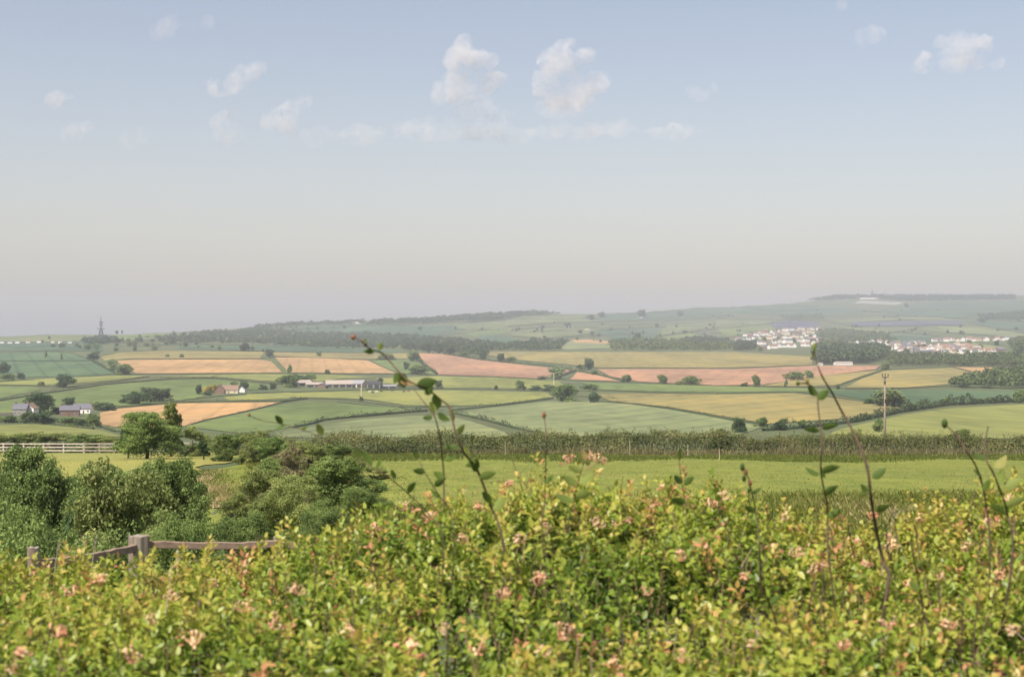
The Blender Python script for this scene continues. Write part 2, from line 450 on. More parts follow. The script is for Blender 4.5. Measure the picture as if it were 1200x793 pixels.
# ------------------------------------------------------------------ fields on the far side of the valley
FIELDS = [
 # far hills
 ('B', 'green_field', [(0,402),(120,402),(120,411),(0,411)]),
 ('L', 'pasture_field', [(0,394.5),(55,392.5),(110,392.5),(130,398.5),(60,400.5),(0,400.5)]),
 ('G', 'pasture_field', [(132,393),(195,390.5),(192,397),(135,399)]),
 ('L', 'pasture_field', [(202,391),(245,389.5),(232,394),(200,394.5)]),
 ('B', 'green_field', [(205,404),(300,405),(380,411),(360,412.5),(210,409)]),
 ('B', 'green_field', [(300,405),(395,407),(470,411.5),(470,413.5),(310,411)]),
 ('B', 'green_field', [(395,383),(470,381),(530,382),(545,386),(505,395),(440,391.5),(372,392),(340,389)]),
 ('B', 'green_field', [(340,383),(390,380),(440,380.5),(395,383),(350,386)]),
 ('L', 'pasture_field', [(530,382),(577,376.8),(596,378),(596,384),(577,386),(545,386)]),
 ('L', 'pasture_field', [(610,371),(680,370),(700,377),(640,378.5),(595,382),(592,376)]),
 ('G', 'green_field', [(540,390),(577,386),(600,385),(597,390),(560,395)]),
 ('L', 'pasture_field', [(597,388),(650,384),(700,385),(690,391),(640,396),(600,393)]),
 ('B', 'green_field', [(560,392),(590,393),(607,398),(610,402),(560,405)]),
 ('A', 'green_field', [(655,400),(690,399),(720,405),(715,408),(660,410)]),
 ('B', 'green_field', [(700,387),(775,384),(778,393),(760,398),(720,398),(702,392)]),
 ('L', 'pasture_field', [(782,382),(860,376.5),(862,381),(810,388),(767,394)]),
 ('G', 'green_field', [(767,396),(812,390),(822,393),(810,397),(772,400)]),
 ('B', 'green_field', [(700,368.5),(770,367),(800,364),(860,361),(860,370),(770,375),(705,376)]),
 ('L', 'pasture_field', [(815,409),(847,404),(857,406),(835,409.5)]),
 ('P', 'soil_field', [(833,405),(845,402),(850,404),(838,406)]),
 ('G', 'pasture_field', [(840,386),(897,380.5),(912,386),(880,391),(852,395)]),
 ('L', 'pasture_field', [(840,374.5),(912,376),(897,379.5),(845,385)]),
 ('B', 'green_field', [(870,359.5),(930,357),(1000,362),(1028,365),(965,370),(900,370),(860,367)]),
 ('K', 'stubble_field', [(1008,352.5),(1062,354.5),(1050,357.5),(1000,356)]),
 ('B', 'green_field', [(1032,365),(1080,356),(1191,354),(1200,356),(1200,363),(1128,373),(1060,370)]),
 ('L', 'pasture_field', [(1047,371),(1098,372),(1128,376),(1060,374.5)]),
 ('L', 'pasture_field', [(970,378),(1030,370.5),(1060,375),(1000,377.5)]),
 ('S', 'crop_field', [(900,378),(930,376),(960,378.5),(957,383.5),(927,385.5),(906,383.5)]),
 ('S', 'crop_field', [(996,378),(1060,377),(1128,376.8),(1128,380.5),(1060,381.5),(999,382)]),
 ('L', 'pasture_field', [(984,384),(1068,385.5),(1038,391),(990,390)]),
 ('L', 'pasture_field', [(1072,386),(1100,383),(1150,387),(1110,390)]),
 ('A', 'green_field', [(1098,382.5),(1150,384),(1200,391.5),(1200,397),(1150,392),(1115,390)]),
 ('B', 'green_field', [(1035,392.5),(1095,394),(1089,401),(1050,401)]),
 ('B', 'green_field', [(1130,376),(1200,378),(1200,388),(1150,382)]),
 ('A', 'pasture_field', [(1140,402),(1185,408),(1140,410),(1120,405)]),
 ('T', 'tan_field', [(612,400.5),(638,396),(635,400),(617,404.5)]),
 ('T', 'tan_field', [(668,398.5),(690,398),(716,400.2),(713,403),(676,402)]),
 # middle distance
 ('D', 'dark_green_field', [(-60,415),(0,414),(60,412.5),(85,414.5),(101,421),(104,422.5),(-60,423)]),
 ('D', 'dark_green_field', [(-60,424),(106,423.5),(122,431),(137,438),(90,441),(50,442),(-60,443)]),
 ('Y', 'pasture_field', [(-60,449),(0,448),(50,444.5),(88,442.5),(140,440),(175,441),(112,447.5),(67,451.5),(0,450.8)]),
 ('G', 'green_field', [(-60,453),(42,453.5),(48,457),(0,467),(-60,476)]),
 ('Y', 'pasture_field', [(175,441.5),(230,440),(300,438.5),(390,439),(440,442.5),(400,444),(380,447),(310,446.5),(250,442)]),
 ('G', 'green_field', [(-60,484),(0,471),(50,462.5),(125,451.5),(200,445.5),(250,444.5),(300,449.5),(320,455),(255,460),(225,468),(200,471),(160,475),(100,478),(0,487),(-60,490)]),
 ('Y', 'pasture_field', [(262,466),(300,462),(340,460),(340,467),(270,469.5)]),
 ('T', 'tan_field', [(117,484),(140,479),(175,475.8),(207,473),(300,472),(330,471.5),(310,477),(280,484),(250,490),(218,499),(150,502),(118,498)]),
 ('W', 'straw_field', [(118,418),(140,413.2),(200,411),(310,412.8),(305,420),(150,420.5),(122,423)]),
 ('T', 'tan_field', [(136,423),(160,421.8),(304,421.5),(318,424),(331,436.8),(160,438),(148,432)]),
 ('W', 'straw_field', [(313,413.2),(400,414),(480,414.3),(479,420.5),(430,421),(324,418)]),
 ('T', 'tan_field', [(322,419),(380,420),(430,422.5),(464,437.8),(400,437.6),(338,436.5)]),
 ('G', 'green_field', [(434,422.5),(480,421.5),(490,424),(500,432),(512,439.5),(467,438)]),
 ('P', 'soil_field', [(488,414),(520,415.3),(560,422),(622,429),(672,434),(660,440),(630,444),(577,441.3),(514,439.3),(500,427)]),
 ('P', 'soil_field', [(677,436),(700,440),(730,447.3),(668,445)]),
 ('P', 'soil_field', [(700,433),(780,432.6),(860,432.8),(950,429),(1032,428.5),(1026,433),(975,439.5),(894,451),(840,451.8),(750,447.5),(715,441)]),
 ('W', 'straw_field', [(572,412.3),(700,413),(860,412.8),(954,418.5),(951,428),(840,431.4),(700,431),(667,427.5),(597,421),(570,416)]),
 ('Y', 'pasture_field', [(440,444),(515,441),(577,442.5),(630,445),(655,447),(660,452),(640,456),(577,455),(520,455),(450,450)]),
 ('G', 'green_field', [(680,448),(730,449.5),(800,451.5),(860,453),(890,454),(990,456.3),(1000,462),(930,459),(860,460),(780,459.5),(707,457),(690,452)]),
 ('Y', 'pasture_field', [(395,459),(430,458),(520,457.5),(640,460),(648,466),(580,474.5),(520,476),(475,475),(430,468),(360,466),(283,466),(290,462)]),
 ('W', 'straw_field', [(893,452.5),(950,442),(1030,434.3),(1000,444.5),(980,452.3),(950,453)]),
 ('W', 'straw_field', [(1010,444),(1036,435),(1115,431),(1146,439.5),(1119,450),(1062,454.5),(990,455)]),
 ('T', 'tan_field', [(1119,430.5),(1260,433),(1260,438),(1200,436.5),(1170,439),(1149,438)]),
 ('D', 'dark_green_field', [(960,458),(1056,457.5),(1195,458.5),(1260,458),(1260,466),(1180,470),(1110,474),(1060,478),(1035,473),(1000,466.5)]),
 ('W', 'straw_field', [(697,462.5),(735,461.5),(860,462.5),(930,461),(996,469),(1056,478.5),(1005,489.5),(900,497),(860,490),(785,477.5),(715,470)]),
 ('A', 'pale_green_field', [(536,484),(580,477.5),(645,471),(700,471),(740,474.5),(785,480.5),(860,494),(895,500),(860,512),(640,512),(600,500),(560,490)]),
 ('G', 'green_field', [(217,500),(250,492),(280,486),(327,475.5),(360,471),(400,473),(470,478.8),(478,482),(420,486),(365,496),(317,505),(280,508)]),
 ('A', 'green_field', [(322,508),(365,501),(420,492),(480,488),(520,487),(545,492),(590,506),(600,513),(330,513)]),
 ('Y', 'pasture_field', [(-60,500),(50,497),(120,505),(145,512),(-60,513)]),
 ('Y', 'sloping_field', [(985,503),(1056,487),(1110,479),(1200,474),(1280,470),(1280,514),(960,514)]),
]
for k, nm, poly in FIELDS: field(poly, M['f' + k], nm)

# ------------------------------------------------------------------ far woods
WOODS = [
 ([(185,397),(250,389),(300,386),(375,392),(435,392),(470,395),(467,410),(380,408.5),(327,406),(295,404),(245,403),(187,403)], 'long dark wood across the hillside behind the tan fields', 9, .11),
 ([(467,393),(505,397),(577,404),(567,419),(520,414),(470,411)], 'dark wood above the corner of the pink soil field', 10, .11),
 ([(560,371),(625,366.5),(660,368),(612,371.5),(582,376),(550,377)], 'dark wood crowning the middle of the skyline', 13, .3),
 ([(430,381),(442,377),(500,374.5),(577,369),(577,374.5),(505,379)], 'dark wooded ridge left of the wood on the skyline', 11, .3),
 ([(300,383),(350,379),(430,376.5),(430,380),(340,382.5),(300,387)], 'hazy wooded ridge low on the left skyline', 9, .2),
 ([(555,405),(600,405),(660,403),(655,411.5),(560,412)], 'dark wood filling the dip above the wide yellow field', 10, .14),
 ([(640,400),(668,402),(650,410),(610,408),(615,404)], 'dark copse beside the narrow tan strip on the far slope', 9, .12),
 ([(715,403),(747,399),(785,401),(860,404),(858,411.5),(720,411.5)], 'dusky wood running along the top edge of the wide yellow field', 10, .12),
 ([(957,411),(996,410),(1035,411),(1036,421),(1017,426),(958,427)], 'square dark conifer plantation below the village', 13, .3),
 ([(1038,417),(1120,419),(1200,419),(1260,419),(1260,430),(1115,429.5),(1044,430)], 'paler scrubby wood below the village houses', 8, .14),
 ([(960,386),(1032,391),(1050,400),(1000,402),(966,408),(957,397)], 'wood in the middle of the village above the plantation', 10, .16),
 ([(945,353),(978,347),(1038,347),(1116,347),(1190,347),(1190,351.5),(1062,353.5),(1008,349.5),(985,352)], 'blue hazy wood along the highest skyline on the right', 12, .4),
 ([(1146,370),(1200,366),(1260,366),(1260,376),(1152,376)], 'hazy wood on the upper slope at the right edge', 10, .2),
 ([(1185,402),(1200,397),(1260,397),(1260,413),(1188,412)], 'wood at the right end of the village', 10, .16),
 ([(912,371),(963,369.5),(966,375),(921,376)], 'small wood on the slope above the violet fields', 10, .25),
 ([(95,401),(112,397),(135,398),(125,404),(108,405)], 'dark wood around the foot of the lattice mast', 9, .3),
 ([(1110,455),(1140,447),(1170,437),(1260,437),(1260,456)], 'rough scrubby wood at the right edge below the tan strip', 8, .08),
 ([(862,412),(864,402),(885,404),(884,411.5)], 'dark trees at the left end of the village', 9, .3),
 ([(785,400),(815,396),(850,399),(862,403),(800,404)], 'dark copse left of the village on the far slope', 9, .14),
]
for poly, lab, h, per in WOODS:
    wood(poly, lab, M['wood_dark' if 'dark' in lab or 'hazy' in lab else 'wood_mid'], h * .95, per * 3.2, 46)

# ------------------------------------------------------------------ hedges
HEDGES = [
 ([(-60,414.5),(0,413.5),(60,412),(85,414),(102,421),(110,424)], 1.6, 'thin hedge over the top of the upper dark green field'),
 ([(-60,423.5),(0,423.3),(105,423)], 1.4, 'thin hedge between the two dark green fields'),
 ([(106,422),(120,430),(136,438.5)], 3.5, 'hedge down the right side of the dark green fields'),
 ([(-60,444),(0,443),(50,442.3),(90,441.2),(130,439.7),(160,438.7),(228,438)], 1.8, 'hedge along the bottom of the lower dark green field'),
 ([(140,421.4),(220,421),(305,420.8),(322,418.8)], 1.7, 'hedge between the yellow strip and the left tan field'),
 ([(118,417.5),(145,412.8),(200,410.8),(300,412),(400,413.6),(480,414)], 1.8, 'hedge along the top of the yellow strips above the tan fields'),
 ([(322,418.5),(380,419.7),(430,421.8),(463,421.6)], 1.7, 'hedge along the top of the right tan field'),
 ([(160,438.6),(330,438),(400,438.4),(465,438.7),(520,440.2),(577,441.8),(630,444.4)], 2.0, 'long dark hedge under both tan fields and the left pink field'),
 ([(309,417),(337,437)], 2.6, 'grassy green bank slanting between the two tan fields'),
 ([(486,415),(496,428),(512,439)], 4, 'steep hedge down the left edge of the pink field'),
 ([(520,415.5),(560,421.5),(597,425),(640,429),(670,433.5)], 3, 'hedge dotted with trees along the top of the left pink field'),
 ([(630,444.3),(660,440.3),(675,434.8)], 3.5, 'dark hedge between the left pink field and the small pink triangle'),
 ([(677,435.3),(700,439.5),(730,447.6)], 3, 'hedge along the upper edge of the small pink triangle'),
 ([(660,445.5),(730,448.3),(800,450.8),(840,452.3),(890,453.3)], 2.0, 'dark hedge along the bottom of the right pink field'),
 ([(690,431),(780,432),(860,432.2),(950,428.7)], 1.3, 'thin hedge between the wide yellow field and the right pink field'),
 ([(-60,482),(0,469.5),(50,461.5),(125,450.5),(200,444.3),(250,443.3),(300,448),(330,450.5)], 3.5, 'long curving hedge over the crest of the big green field on the left'),
 ([(-60,452),(0,451.8),(48,452.8),(80,454),(100,451.3),(140,446.5),(175,441.6)], 2.6, 'hedge under the narrow yellowish strip on the left'),
 ([(200,470.7),(255,464.5),(300,460.9),(400,457.9),(520,456.4),(577,456.9),(640,458.9),(707,458.3),(780,460.7),(840,461.7)], 2.6, 'long hedge running from the thatched cottage past the farm'),
 ([(200,472.3),(240,470.8),(330,470.5),(360,467.5)], 4, 'thick dark hedge along the top of the lower tan field'),
 ([(345,467),(400,468.3),(470,477),(530,477)], 2.6, 'upper hedge of the pair below the farm'),
 ([(395,471),(440,476),(480,480),(520,481)], 2.4, 'lower hedge of the pair below the farm'),
 ([(218,499.5),(240,492.5),(280,484),(310,477),(327,472.5),(355,468)], 3.4, 'hedge of round bushes up the right edge of the lower tan field'),
 ([(345,501),(365,497),(380,492.5),(410,489.5),(440,487),(478,483.5),(500,482)], 6.5, 'tall dark bushy hedge between the two green slopes'),
 ([(530,481),(548,479),(580,476),(620,471),(648,467.3)], 4, 'hedge climbing to the large bush at the field corner'),
 ([(700,470.5),(740,473),(785,479),(830,486.5),(860,492.5),(900,498)], 3.2, 'dark curving hedge between the pale green and the yellow field'),
 ([(533,485),(570,493),(600,501),(630,508)], 6, 'broad dark hedge slanting along the foot of the pale green field'),
 ([(840,461.5),(900,460),(940,460.5),(990,467.5),(1022,473)], 2.6, 'hedge along the top right of the lower yellow field'),
 ([(890,453.6),(950,453.9),(990,456),(1050,456),(1120,452.5),(1200,457.2),(1260,457)], 2.4, 'hedge between the yellow fields and the dark green field on the right'),
 ([(978,453.3),(1005,444.4),(1034,434.8)], 2, 'thin hedge slanting up between two yellow fields'),
 ([(1032,433.5),(1115,430.3),(1200,432),(1260,432)], 1.6, 'hedge along the top of the right yellow field'),
 ([(895,452.3),(940,444.3),(1030,433.8)], 1.5, 'thin line of hedge under the right end of the right pink field'),
 ([(895,505),(940,502),(1000,495),(1056,483),(1110,475),(1200,470.5),(1290,466)], 10, 'tall leafy hedge along the top of the near sloping field on the right'),
 ([(1020,473),(1060,478.5),(1078,476.5)], 3, 'short hedge behind the big rounded tree'),
 ([(112,498.5),(135,506),(190,507)], 5, 'dark hedge under the left end of the lower tan field'),
 ([(120,479.5),(160,476),(205,472)], 3, 'hedge above the lower tan field beside the tree clump'),
 ([(650,464.5),(690,465),(722,467)], 3, 'short hedge to the right of the large bush'),
 ([(430,456),(520,455)], 3, 'low hedge beside the dark barn'),
 ([(-60,448),(0,447.5),(40,444.8)], 2.5, 'short dark hedge at the left edge below the dark green field'),
 ([(-60,493),(0,492),(40,497),(110,503)], 5, 'shaggy hedge in front of the white cottage and stone houses'),
]
for pts, h, lab in HEDGES:
    hedge(pts, h, lab, M['olive' if 'grassy' in lab else 'hedge'], 'field_hedge', 'hedges between the fields across the valley')
FARH = [[(840,366),(900,368),(960,367)],[(620,390),(660,388),(690,391)],[(1060,366),(1130,363),(1200,364)],[(1000,374),(1050,371.5),(1100,371.5)],[(780,364),(840,367),(900,364)],[(1130,385),(1170,387),(1200,386)],[(860,392),(890,388),(910,388)],[(300,384),(350,381),(400,380)],[(700,380),(740,381),(780,379)],[(1080,383),(1068,388),(1040,391)],[(250,392),(230,398),(205,404)],[(85,403),(100,411)],
 [(550,378),(600,374.5),(700,373.5),(780,373.5),(860,370)],[(595,382.5),(650,378.5),(700,377.3),(780,376.5),(860,371.5)],[(560,386.5),(600,387),(640,384),(700,384.5)],
 [(600,394.5),(640,397.5),(700,391.5),(720,386)],[(760,399.5),(800,388.5),(860,381.5)],[(800,388.5),(835,394)],[(770,395),(840,386),(897,379.8),(960,378)],
 [(840,374),(915,375.5),(970,376.5)],[(970,377),(1000,382.8),(1060,390),(1100,394)],[(1060,377),(1110,382.2),(1200,390.5),(1240,392)],[(1109,390),(1150,393),(1200,398)],
 [(999,382.8),(1060,382),(1130,381)],[(1030,365.5),(1080,356),(1200,354),(1240,354)],[(1128,374),(1200,377.5)],[(-40,401.5),(60,401),(130,399)],[(55,393),(60,400)],
 [(45,403.5),(130,400.5),(200,397.5),(240,394)],[(200,391),(260,388.5)],[(150,395),(195,396)],[(372,392.5),(440,392),(505,395.7),(577,386.3)],[(340,384),(395,382.5),(470,380.5),(577,376.5)],
 [(440,380),(500,384),(545,386.5)],[(210,403.5),(300,404.5),(390,406.5)],[(-40,411.6),(60,411.4),(120,411.6)],[(-40,406),(60,406.5),(120,407)],[(852,395.5),(885,391),(914,386.5)],
 [(860,360),(900,364),(960,363),(1030,366)],[(700,368),(770,366.5),(860,360.5)],[(1100,405),(1150,402),(1190,408)],[(702,386.5),(780,383),(782,394)],[(655,399.5),(690,398),(720,404.5)],[(960,372),(1030,370),(1128,373.5)]]
q_ = random.Random(5)
for i in range(34):
    u0 = q_.uniform(0, 1180); v0 = q_.uniform(vsky(u0) + 3, 408); n_ = q_.randint(2, 3); sl_ = q_.uniform(-.09, .09); L_ = q_.uniform(16, 40)
    FARH.append([(u0 + k * L_, max(v0 + sl_ * k * L_ + q_.uniform(-.6, .6), vsky(u0 + k * L_) + .5)) for k in range(n_ + 1)])
for pts in FARH:
    hedge(pts, 1.3, 'thin dark hedge line dividing hazy pale pastures on the far hills', M['hedge'], 'far_hedge', 'hedge lines on the far hills', .8)

# ------------------------------------------------------------------ trees across the valley
PROTO = {}
def proto_set(mat, kinds=('round', 'wide', 'tall', 'bush'), n=3200, size=.075, seed=10):
    return [make_proto(k, seed + i * 7, n, size, M[mat], M['bark']) for i, k in enumerate(kinds)]
for i, m in enumerate(('dark', 'mid', 'olive', 'pale', 'golden')): PROTO[m] = proto_set(m, seed=10 + i * 41)
def pk(m, shape): return PROTO[m][('round', 'wide', 'tall', 'bush').index(shape)]
TREES = [
 (77,454,20,15,'dark','wide','dark rounded tree leaning over the hedge under the lower dark green field'),
 (48,452.5,8,6,'olive','bush','small brownish bush on the narrow yellowish strip at left'),
 (4,438,15,13,'dark','round','dark round tree at the left edge of the lower dark green field'),
 (25,444,10,7,'dark','bush','low bush in the bottom corner of the lower dark green field'),
 (8,446,18,8,'mid','bush','spreading bush below the dark tree at the left edge'),
 (147,439,20,12,'mid','bush','bushy tree at the left corner of the tan field'),
 (131,434,13,12,'pale','round','pale tree at the tip of the tan field behind a bushier one'),
 (110,421,14,9,'dark','bush','dark thicket where the dark green fields meet the yellow strip'),
 (54,420,4,9,'mid','tall','slim tree standing in the upper dark green field'),
 (72,422,4,7,'mid','tall','shorter slim tree on the hedge between the dark green fields'),
 (287,412,12,9.5,'dark','round','dark round tree standing alone above the left yellow strip'),
 (316,418.5,10,9,'dark','round','dark tree at the head of the bank between the tan fields'),
 (340,437.5,8,9,'mid','tall','tree at the foot of the bank between the tan fields'),
 (384,438.3,7,5,'dark','bush','small dark bush under the middle of the right tan field'),
 (136,411.5,6,4,'dark','round','small dark tree above the left end of the yellow strip'),
 (158,411,5,4.5,'dark','round','small tree over the hedge of the left yellow strip'),
 (181,411,7,5.5,'mid','round','second small tree along the top of the left yellow strip'),
 (196,418.5,5,4,'olive','bush','olive bush inside the left yellow strip'),
 (213,419,5,5,'olive','bush','rounder olive bush inside the left yellow strip'),
 (374,417.5,7,6,'mid','bush','bush in the yellow strip above the right tan field'),
 (453,422,19,9,'olive','bush','scrubby thicket at the right end of the yellow strip'),
 (476,433.5,8,9,'dark','round','dark round tree inside the small green corner field'),
 (485,424,13,11,'mid','round','broad tree at the top left corner of the pink field'),
 (493,439,24,11,'mid','bush','wide bush at the bottom left corner of the pink field'),
 (502,413.5,9,11,'dark','round','leftmost of three dark trees above the pink field'),
 (514,414,9,11,'dark','round','middle one of three dark trees above the pink field'),
 (527,415.5,15,14,'dark','round','largest and rightmost of three dark trees above the pink field'),
 (543,419,13,7,'mid','bush','bushes just right of the three dark trees'),
 (566,422,11,11,'dark','round','dark tree on the hedge at the left end of the wide yellow field'),
 (587,424.5,10,10,'dark','round','dark tree along the top hedge of the left pink field'),
 (598,425,13,7,'mid','bush','low tree next to a darker one on the pink field hedge'),
 (690,433.5,13,13,'dark','round','dark tree between the two pink fields under the yellow field'),
 (679,433,8,6,'mid','bush','small bush left of the dark tree between the pink fields'),
 (735,447.5,12,9,'pale','bush','pale yellowish tree at the foot of the right pink field'),
 (776,449.5,12,9,'mid','round','round tree at the foot of the right pink field'),
 (810,451,19,10,'mid','wide','spreading tree at the foot of the right pink field'),
 (797,450.5,11,5,'olive','bush','low bush left of the spreading tree under the pink field'),
 (651,444.5,21,13,'pale','round','pale broad tree between the left pink field and the small triangle'),
 (635,445.5,9,4.5,'dark','bush','low dark bush left of the pale broad tree'),
 (696,439.5,8,5,'mid','bush','bush at the top of the small pink triangle'),
 (610,457.5,12,10,'mid','round','tree on the farm hedge left of the row of shrubs'),
 (581,456,5,4.5,'dark','bush','tiny dark bush on the farm hedge'),
 (627,457,15,5,'dark','bush','low row of dark shrubs on the farm hedge'),
 (660,470.5,28,20,'mid','bush','large rounded bush at the corner of the pale green field'),
 (696,472,14,12,'dark','round','dark round bush to the right of the large rounded bush'),
 (690,458,21,8,'mid','bush','shrubby thicket above the large rounded bush'),
 (643,458,18,7,'dark','bush','dark shrubs left of the large rounded bush'),
 (886,453.5,10,12,'mid','round','tree at the right foot of the right pink field'),
 (873,453.3,8,5,'dark','bush','low bush beside the tree at the right foot of the pink field'),
 (931,445.5,21,10,'mid','wide','wide tree clump near the right end of the pink field'),
 (948,443.5,11,8,'mid','round','smaller tree right of the wide clump by the pink field'),
 (921,454,6,9,'pale','tall','pale slim tree at the left end of the small yellow field'),
 (1037,434.5,11,10,'pale','round','pale tree at the meeting of hedges above the yellow fields'),
 (1043,476.5,38,22,'pale','bush','big rounded pale tree behind the telegraph pole'),
 (1020,473.5,14,7,'dark','bush','dark bushes at the left foot of the big rounded tree'),
 (982,456.5,5,6,'dark','bush','little bush on the hedge under the yellow fields'),
 (1111,474,13,8,'mid','bush','bush on the tall hedge of the sloping field'),
 (1196,472,16,13,'mid','round','tree on the tall hedge at the right edge'),
 (867,507,18,17,'dark','bush','dark rounded bush rising behind the long field hedge'),
 (892,500,16,11,'mid','bush','bush at the near corner of the lower yellow field'),
 (916,504,15,13,'dark','bush','dark bush at the left end of the tall hedge'),
 (940,502,12,10,'mid','bush','bush in the left part of the tall hedge'),
 (1029,506,12,15,'bright','bush','light green bush at the foot of the telegraph pole'),
 (163,473.5,28,14,'dark','wide','leftmost tree of the dark clump on the big green field'),
 (177,471,28,16,'dark','round','middle tree of the dark clump on the big green field'),
 (190,470,24,14,'dark','round','rightmost tree of the dark clump on the big green field'),
 (148,472.5,17,10,'dark','bush','low bush joined to the left of the dark tree clump'),
 (47,485,34,24,'dark','round','tall dark tree behind the white cottage'),
 (81,476,16,10,'dark','round','dark round tree behind the stone houses'),
 (35,496,16,13,'dark','bush','dark bush in front of the white cottage'),
 (27,492,9,8,'mid','bush','small bush against the white cottage wall'),
 (52,496,30,13,'dark','bush','wide dark thicket right of the white cottage'),
 (80,498,26,9,'mid','bush','low shrubs below the stone houses'),
 (97,499,14,8,'dark','bush','dark shrub below the right end of the stone houses'),
 (109,501,17,14,'mid','round','round green tree at the left tip of the lower tan field'),
 (68,485,17,8,'dark','bush','dark bush between the white cottage and stone houses'),
 (115,479,11,8,'mid','bush','bush at the right end of the stone houses'),
 (8,495,24,8,'mid','bush','shrubs left of the white cottage garden'),
 (124,481,22,9,'dark','bush','dark bush at the top left corner of the lower tan field'),
 (233,462.5,8,11,'dark','round','dark slim tree left of the thatched cottage garden'),
 (245,460.5,14,9,'golden','bush','golden green shrub in the thatched cottage garden'),
 (252,460.5,10,9,'golden','round','golden tree against the thatched cottage gable'),
 (244,463,10,5,'dark','bush','dark low shrub in front of the golden ones'),
 (274,455.5,11,8,'pale','round','pale tree behind the thatched cottage roof'),
 (286,456.5,12,9,'dark','round','dark tree behind the white lodge'),
 (308,456.5,10,6,'dark','bush','dark bush right of the white lodge'),
 (320,456.5,9,8,'dark','round','tree between the white lodge and the farm'),
 (337,453.5,27,14,'mid','bush','broad tree at the left end of the farm'),
 (350,449,22,10,'dark','bush','dark trees behind the left barns of the farm'),
 (364,447,13,8,'mid','round','tree behind the first pale barn roof'),
 (446,448.5,7,5.5,'dark','round','dark tree behind the black barn'),
 (470,453.5,10,4.5,'mid','bush','low bush right of the farm'),
 (500,454.5,10,7.5,'dark','round','left one of two round trees right of the farm'),
 (514,454.5,10,8.5,'dark','round','right one of two round trees right of the farm'),
 (423,469.5,5,5,'dark','bush','dark bush at the foot of the thin pole below the farm'),
 (137,391.5,4,4,'dark','round','left one of two tiny trees on the left skyline'),
 (143,391.5,3,4.5,'dark','tall','right one of two tiny trees on the left skyline'),
]
PROTO['bright'] = proto_set('bright', seed=300)
for (u, v, w, h, m, s, lab) in TREES:
    b = W(u, v); k = b.y / F
    plant('tree' if s != 'bush' else 'bush', lab, 'tree' if s != 'bush' else 'bush', b, w * k * 1.2, h * k * 1.14, pk(m, s))
# hedgerow trees on the far hills
sm = [MB() for i in range(1)]
far_proto = [PROTO['dark'][0], PROTO['dark'][1], PROTO['mid'][0], PROTO['mid'][3]]
for i in range(230):
    pts = R.choice(FARH); j = R.randrange(len(pts) - 1); t = R.random()
    u = pts[j][0] + (pts[j+1][0] - pts[j][0]) * t; v = pts[j][1] + (pts[j+1][1] - pts[j][1]) * t + .3
    v = max(v, vsky(u) + .3); b = W(u, v); h = R.uniform(5, 11)
    plant('hedgerow_tree', 'tiny dark tree in a hedge line on the hazy far hills', 'tree', b, h * R.uniform(.8, 1.5), h, R.choice(far_proto), 'hedgerow trees on the far hills')
for (u, v, w, h, lab) in [(692,375,10,7,'dark square clump beside the pale skyline farm'),(752,372,13,10,'dark clump beside the white dot of a house under the skyline'),(797,371,8,7,'dark tree under the skyline right of the dark clump'),
  (707,371,5,4,'lone dark tree on the skyline right of the wooded crown'),(770,384,6,5,'lone tree in the hollow of the bluish field'),(747,400,9,11,'tall dark tree in the dip left of the village slope'),
  (665,382,9,4,'dark shrubs in front of the pale hillside farm'),(680,391,8,5,'dark round clump over the tan strip'),(625,400,9,6,'dark clump at the end of the narrow tan strip'),(705,372,9,7,'broad dark tree just under the skyline'),
  (492,387,6,5,'lone tree in the long bluish field'),(1062,360,5,5,'lone tree at the foot of the highest ridge'),(1150,378,12,6,'dark clump on the bluish slope at far right')]:
    b = W(u, v); k = b.y / F
    plant('hill_tree', lab + ' on the far hills' if 'far' not in lab else lab, 'tree', b, w * k, h * k, R.choice(far_proto[:2]))

# ------------------------------------------------------------------ buildings across the valley
WALLC = {'white': (.78, .76, .72), 'cream': (.66, .56, .42), 'grey': (.26, .25, .23), 'brick': (.20, .13, .10)}
ROOFC = {'red': (.25, .15, .12), 'brown': (.22, .15, .11), 'slate': (.13, .13, .15), 'dark': (.05, .05, .055), 'pale': (.34, .285, .24), 'tin': (.26, .255, .265)}
for k, c in WALLC.items(): M['w' + k] = plain('render_' + k, c, .9, .08, .8)
for k, c in ROOFC.items(): M['r' + k] = mottled('roof_' + k, sc3(c, .8), sc3(c, 1.2), scale=1.5, stretch=(1, 1, 4), rough=.8)
M['window'] = plain('dark_window_glass', (.03, .035, .04), .15, .2)
M['door'] = plain('painted_door', (.16, .09, .06), .5)
def gable_walls(L, D, H, rise):
    mb = MB(); x, y = L / 2, D / 2
    mb.add([(-x,-y,-1),(x,-y,-1),(x,y,-1),(-x,y,-1),(-x,-y,H),(x,-y,H),(x,y,H),(-x,y,H),(-x,0,H+rise),(x,0,H+rise)],
           [(0,1,5,4),(2,3,7,6),(1,2,6,9,5),(3,0,4,8,7),(0,3,2,1)])
    return mb
def gable_roof(L, D, H, rise, ov=.35, th=.18):
    mb = MB(); x = L / 2 + ov; y = D / 2 + ov; k = rise / (D / 2)
    for s in (-1, 1):
        a = (H + rise) ; e = H - ov * k
        mb.add([(-x, 0, a+.02),(x, 0, a+.02),(x, s*y, e+.02),(-x, s*y, e+.02),(-x, 0, a+th),(x, 0, a+th),(x, s*y, e+th),(-x, s*y, e+th)],
               [(0,1,2,3),(4,7,6,5),(0,4,5,1),(2,6,7,3),(0,3,7,4),(1,5,6,2)])
    return mb
SC = .72
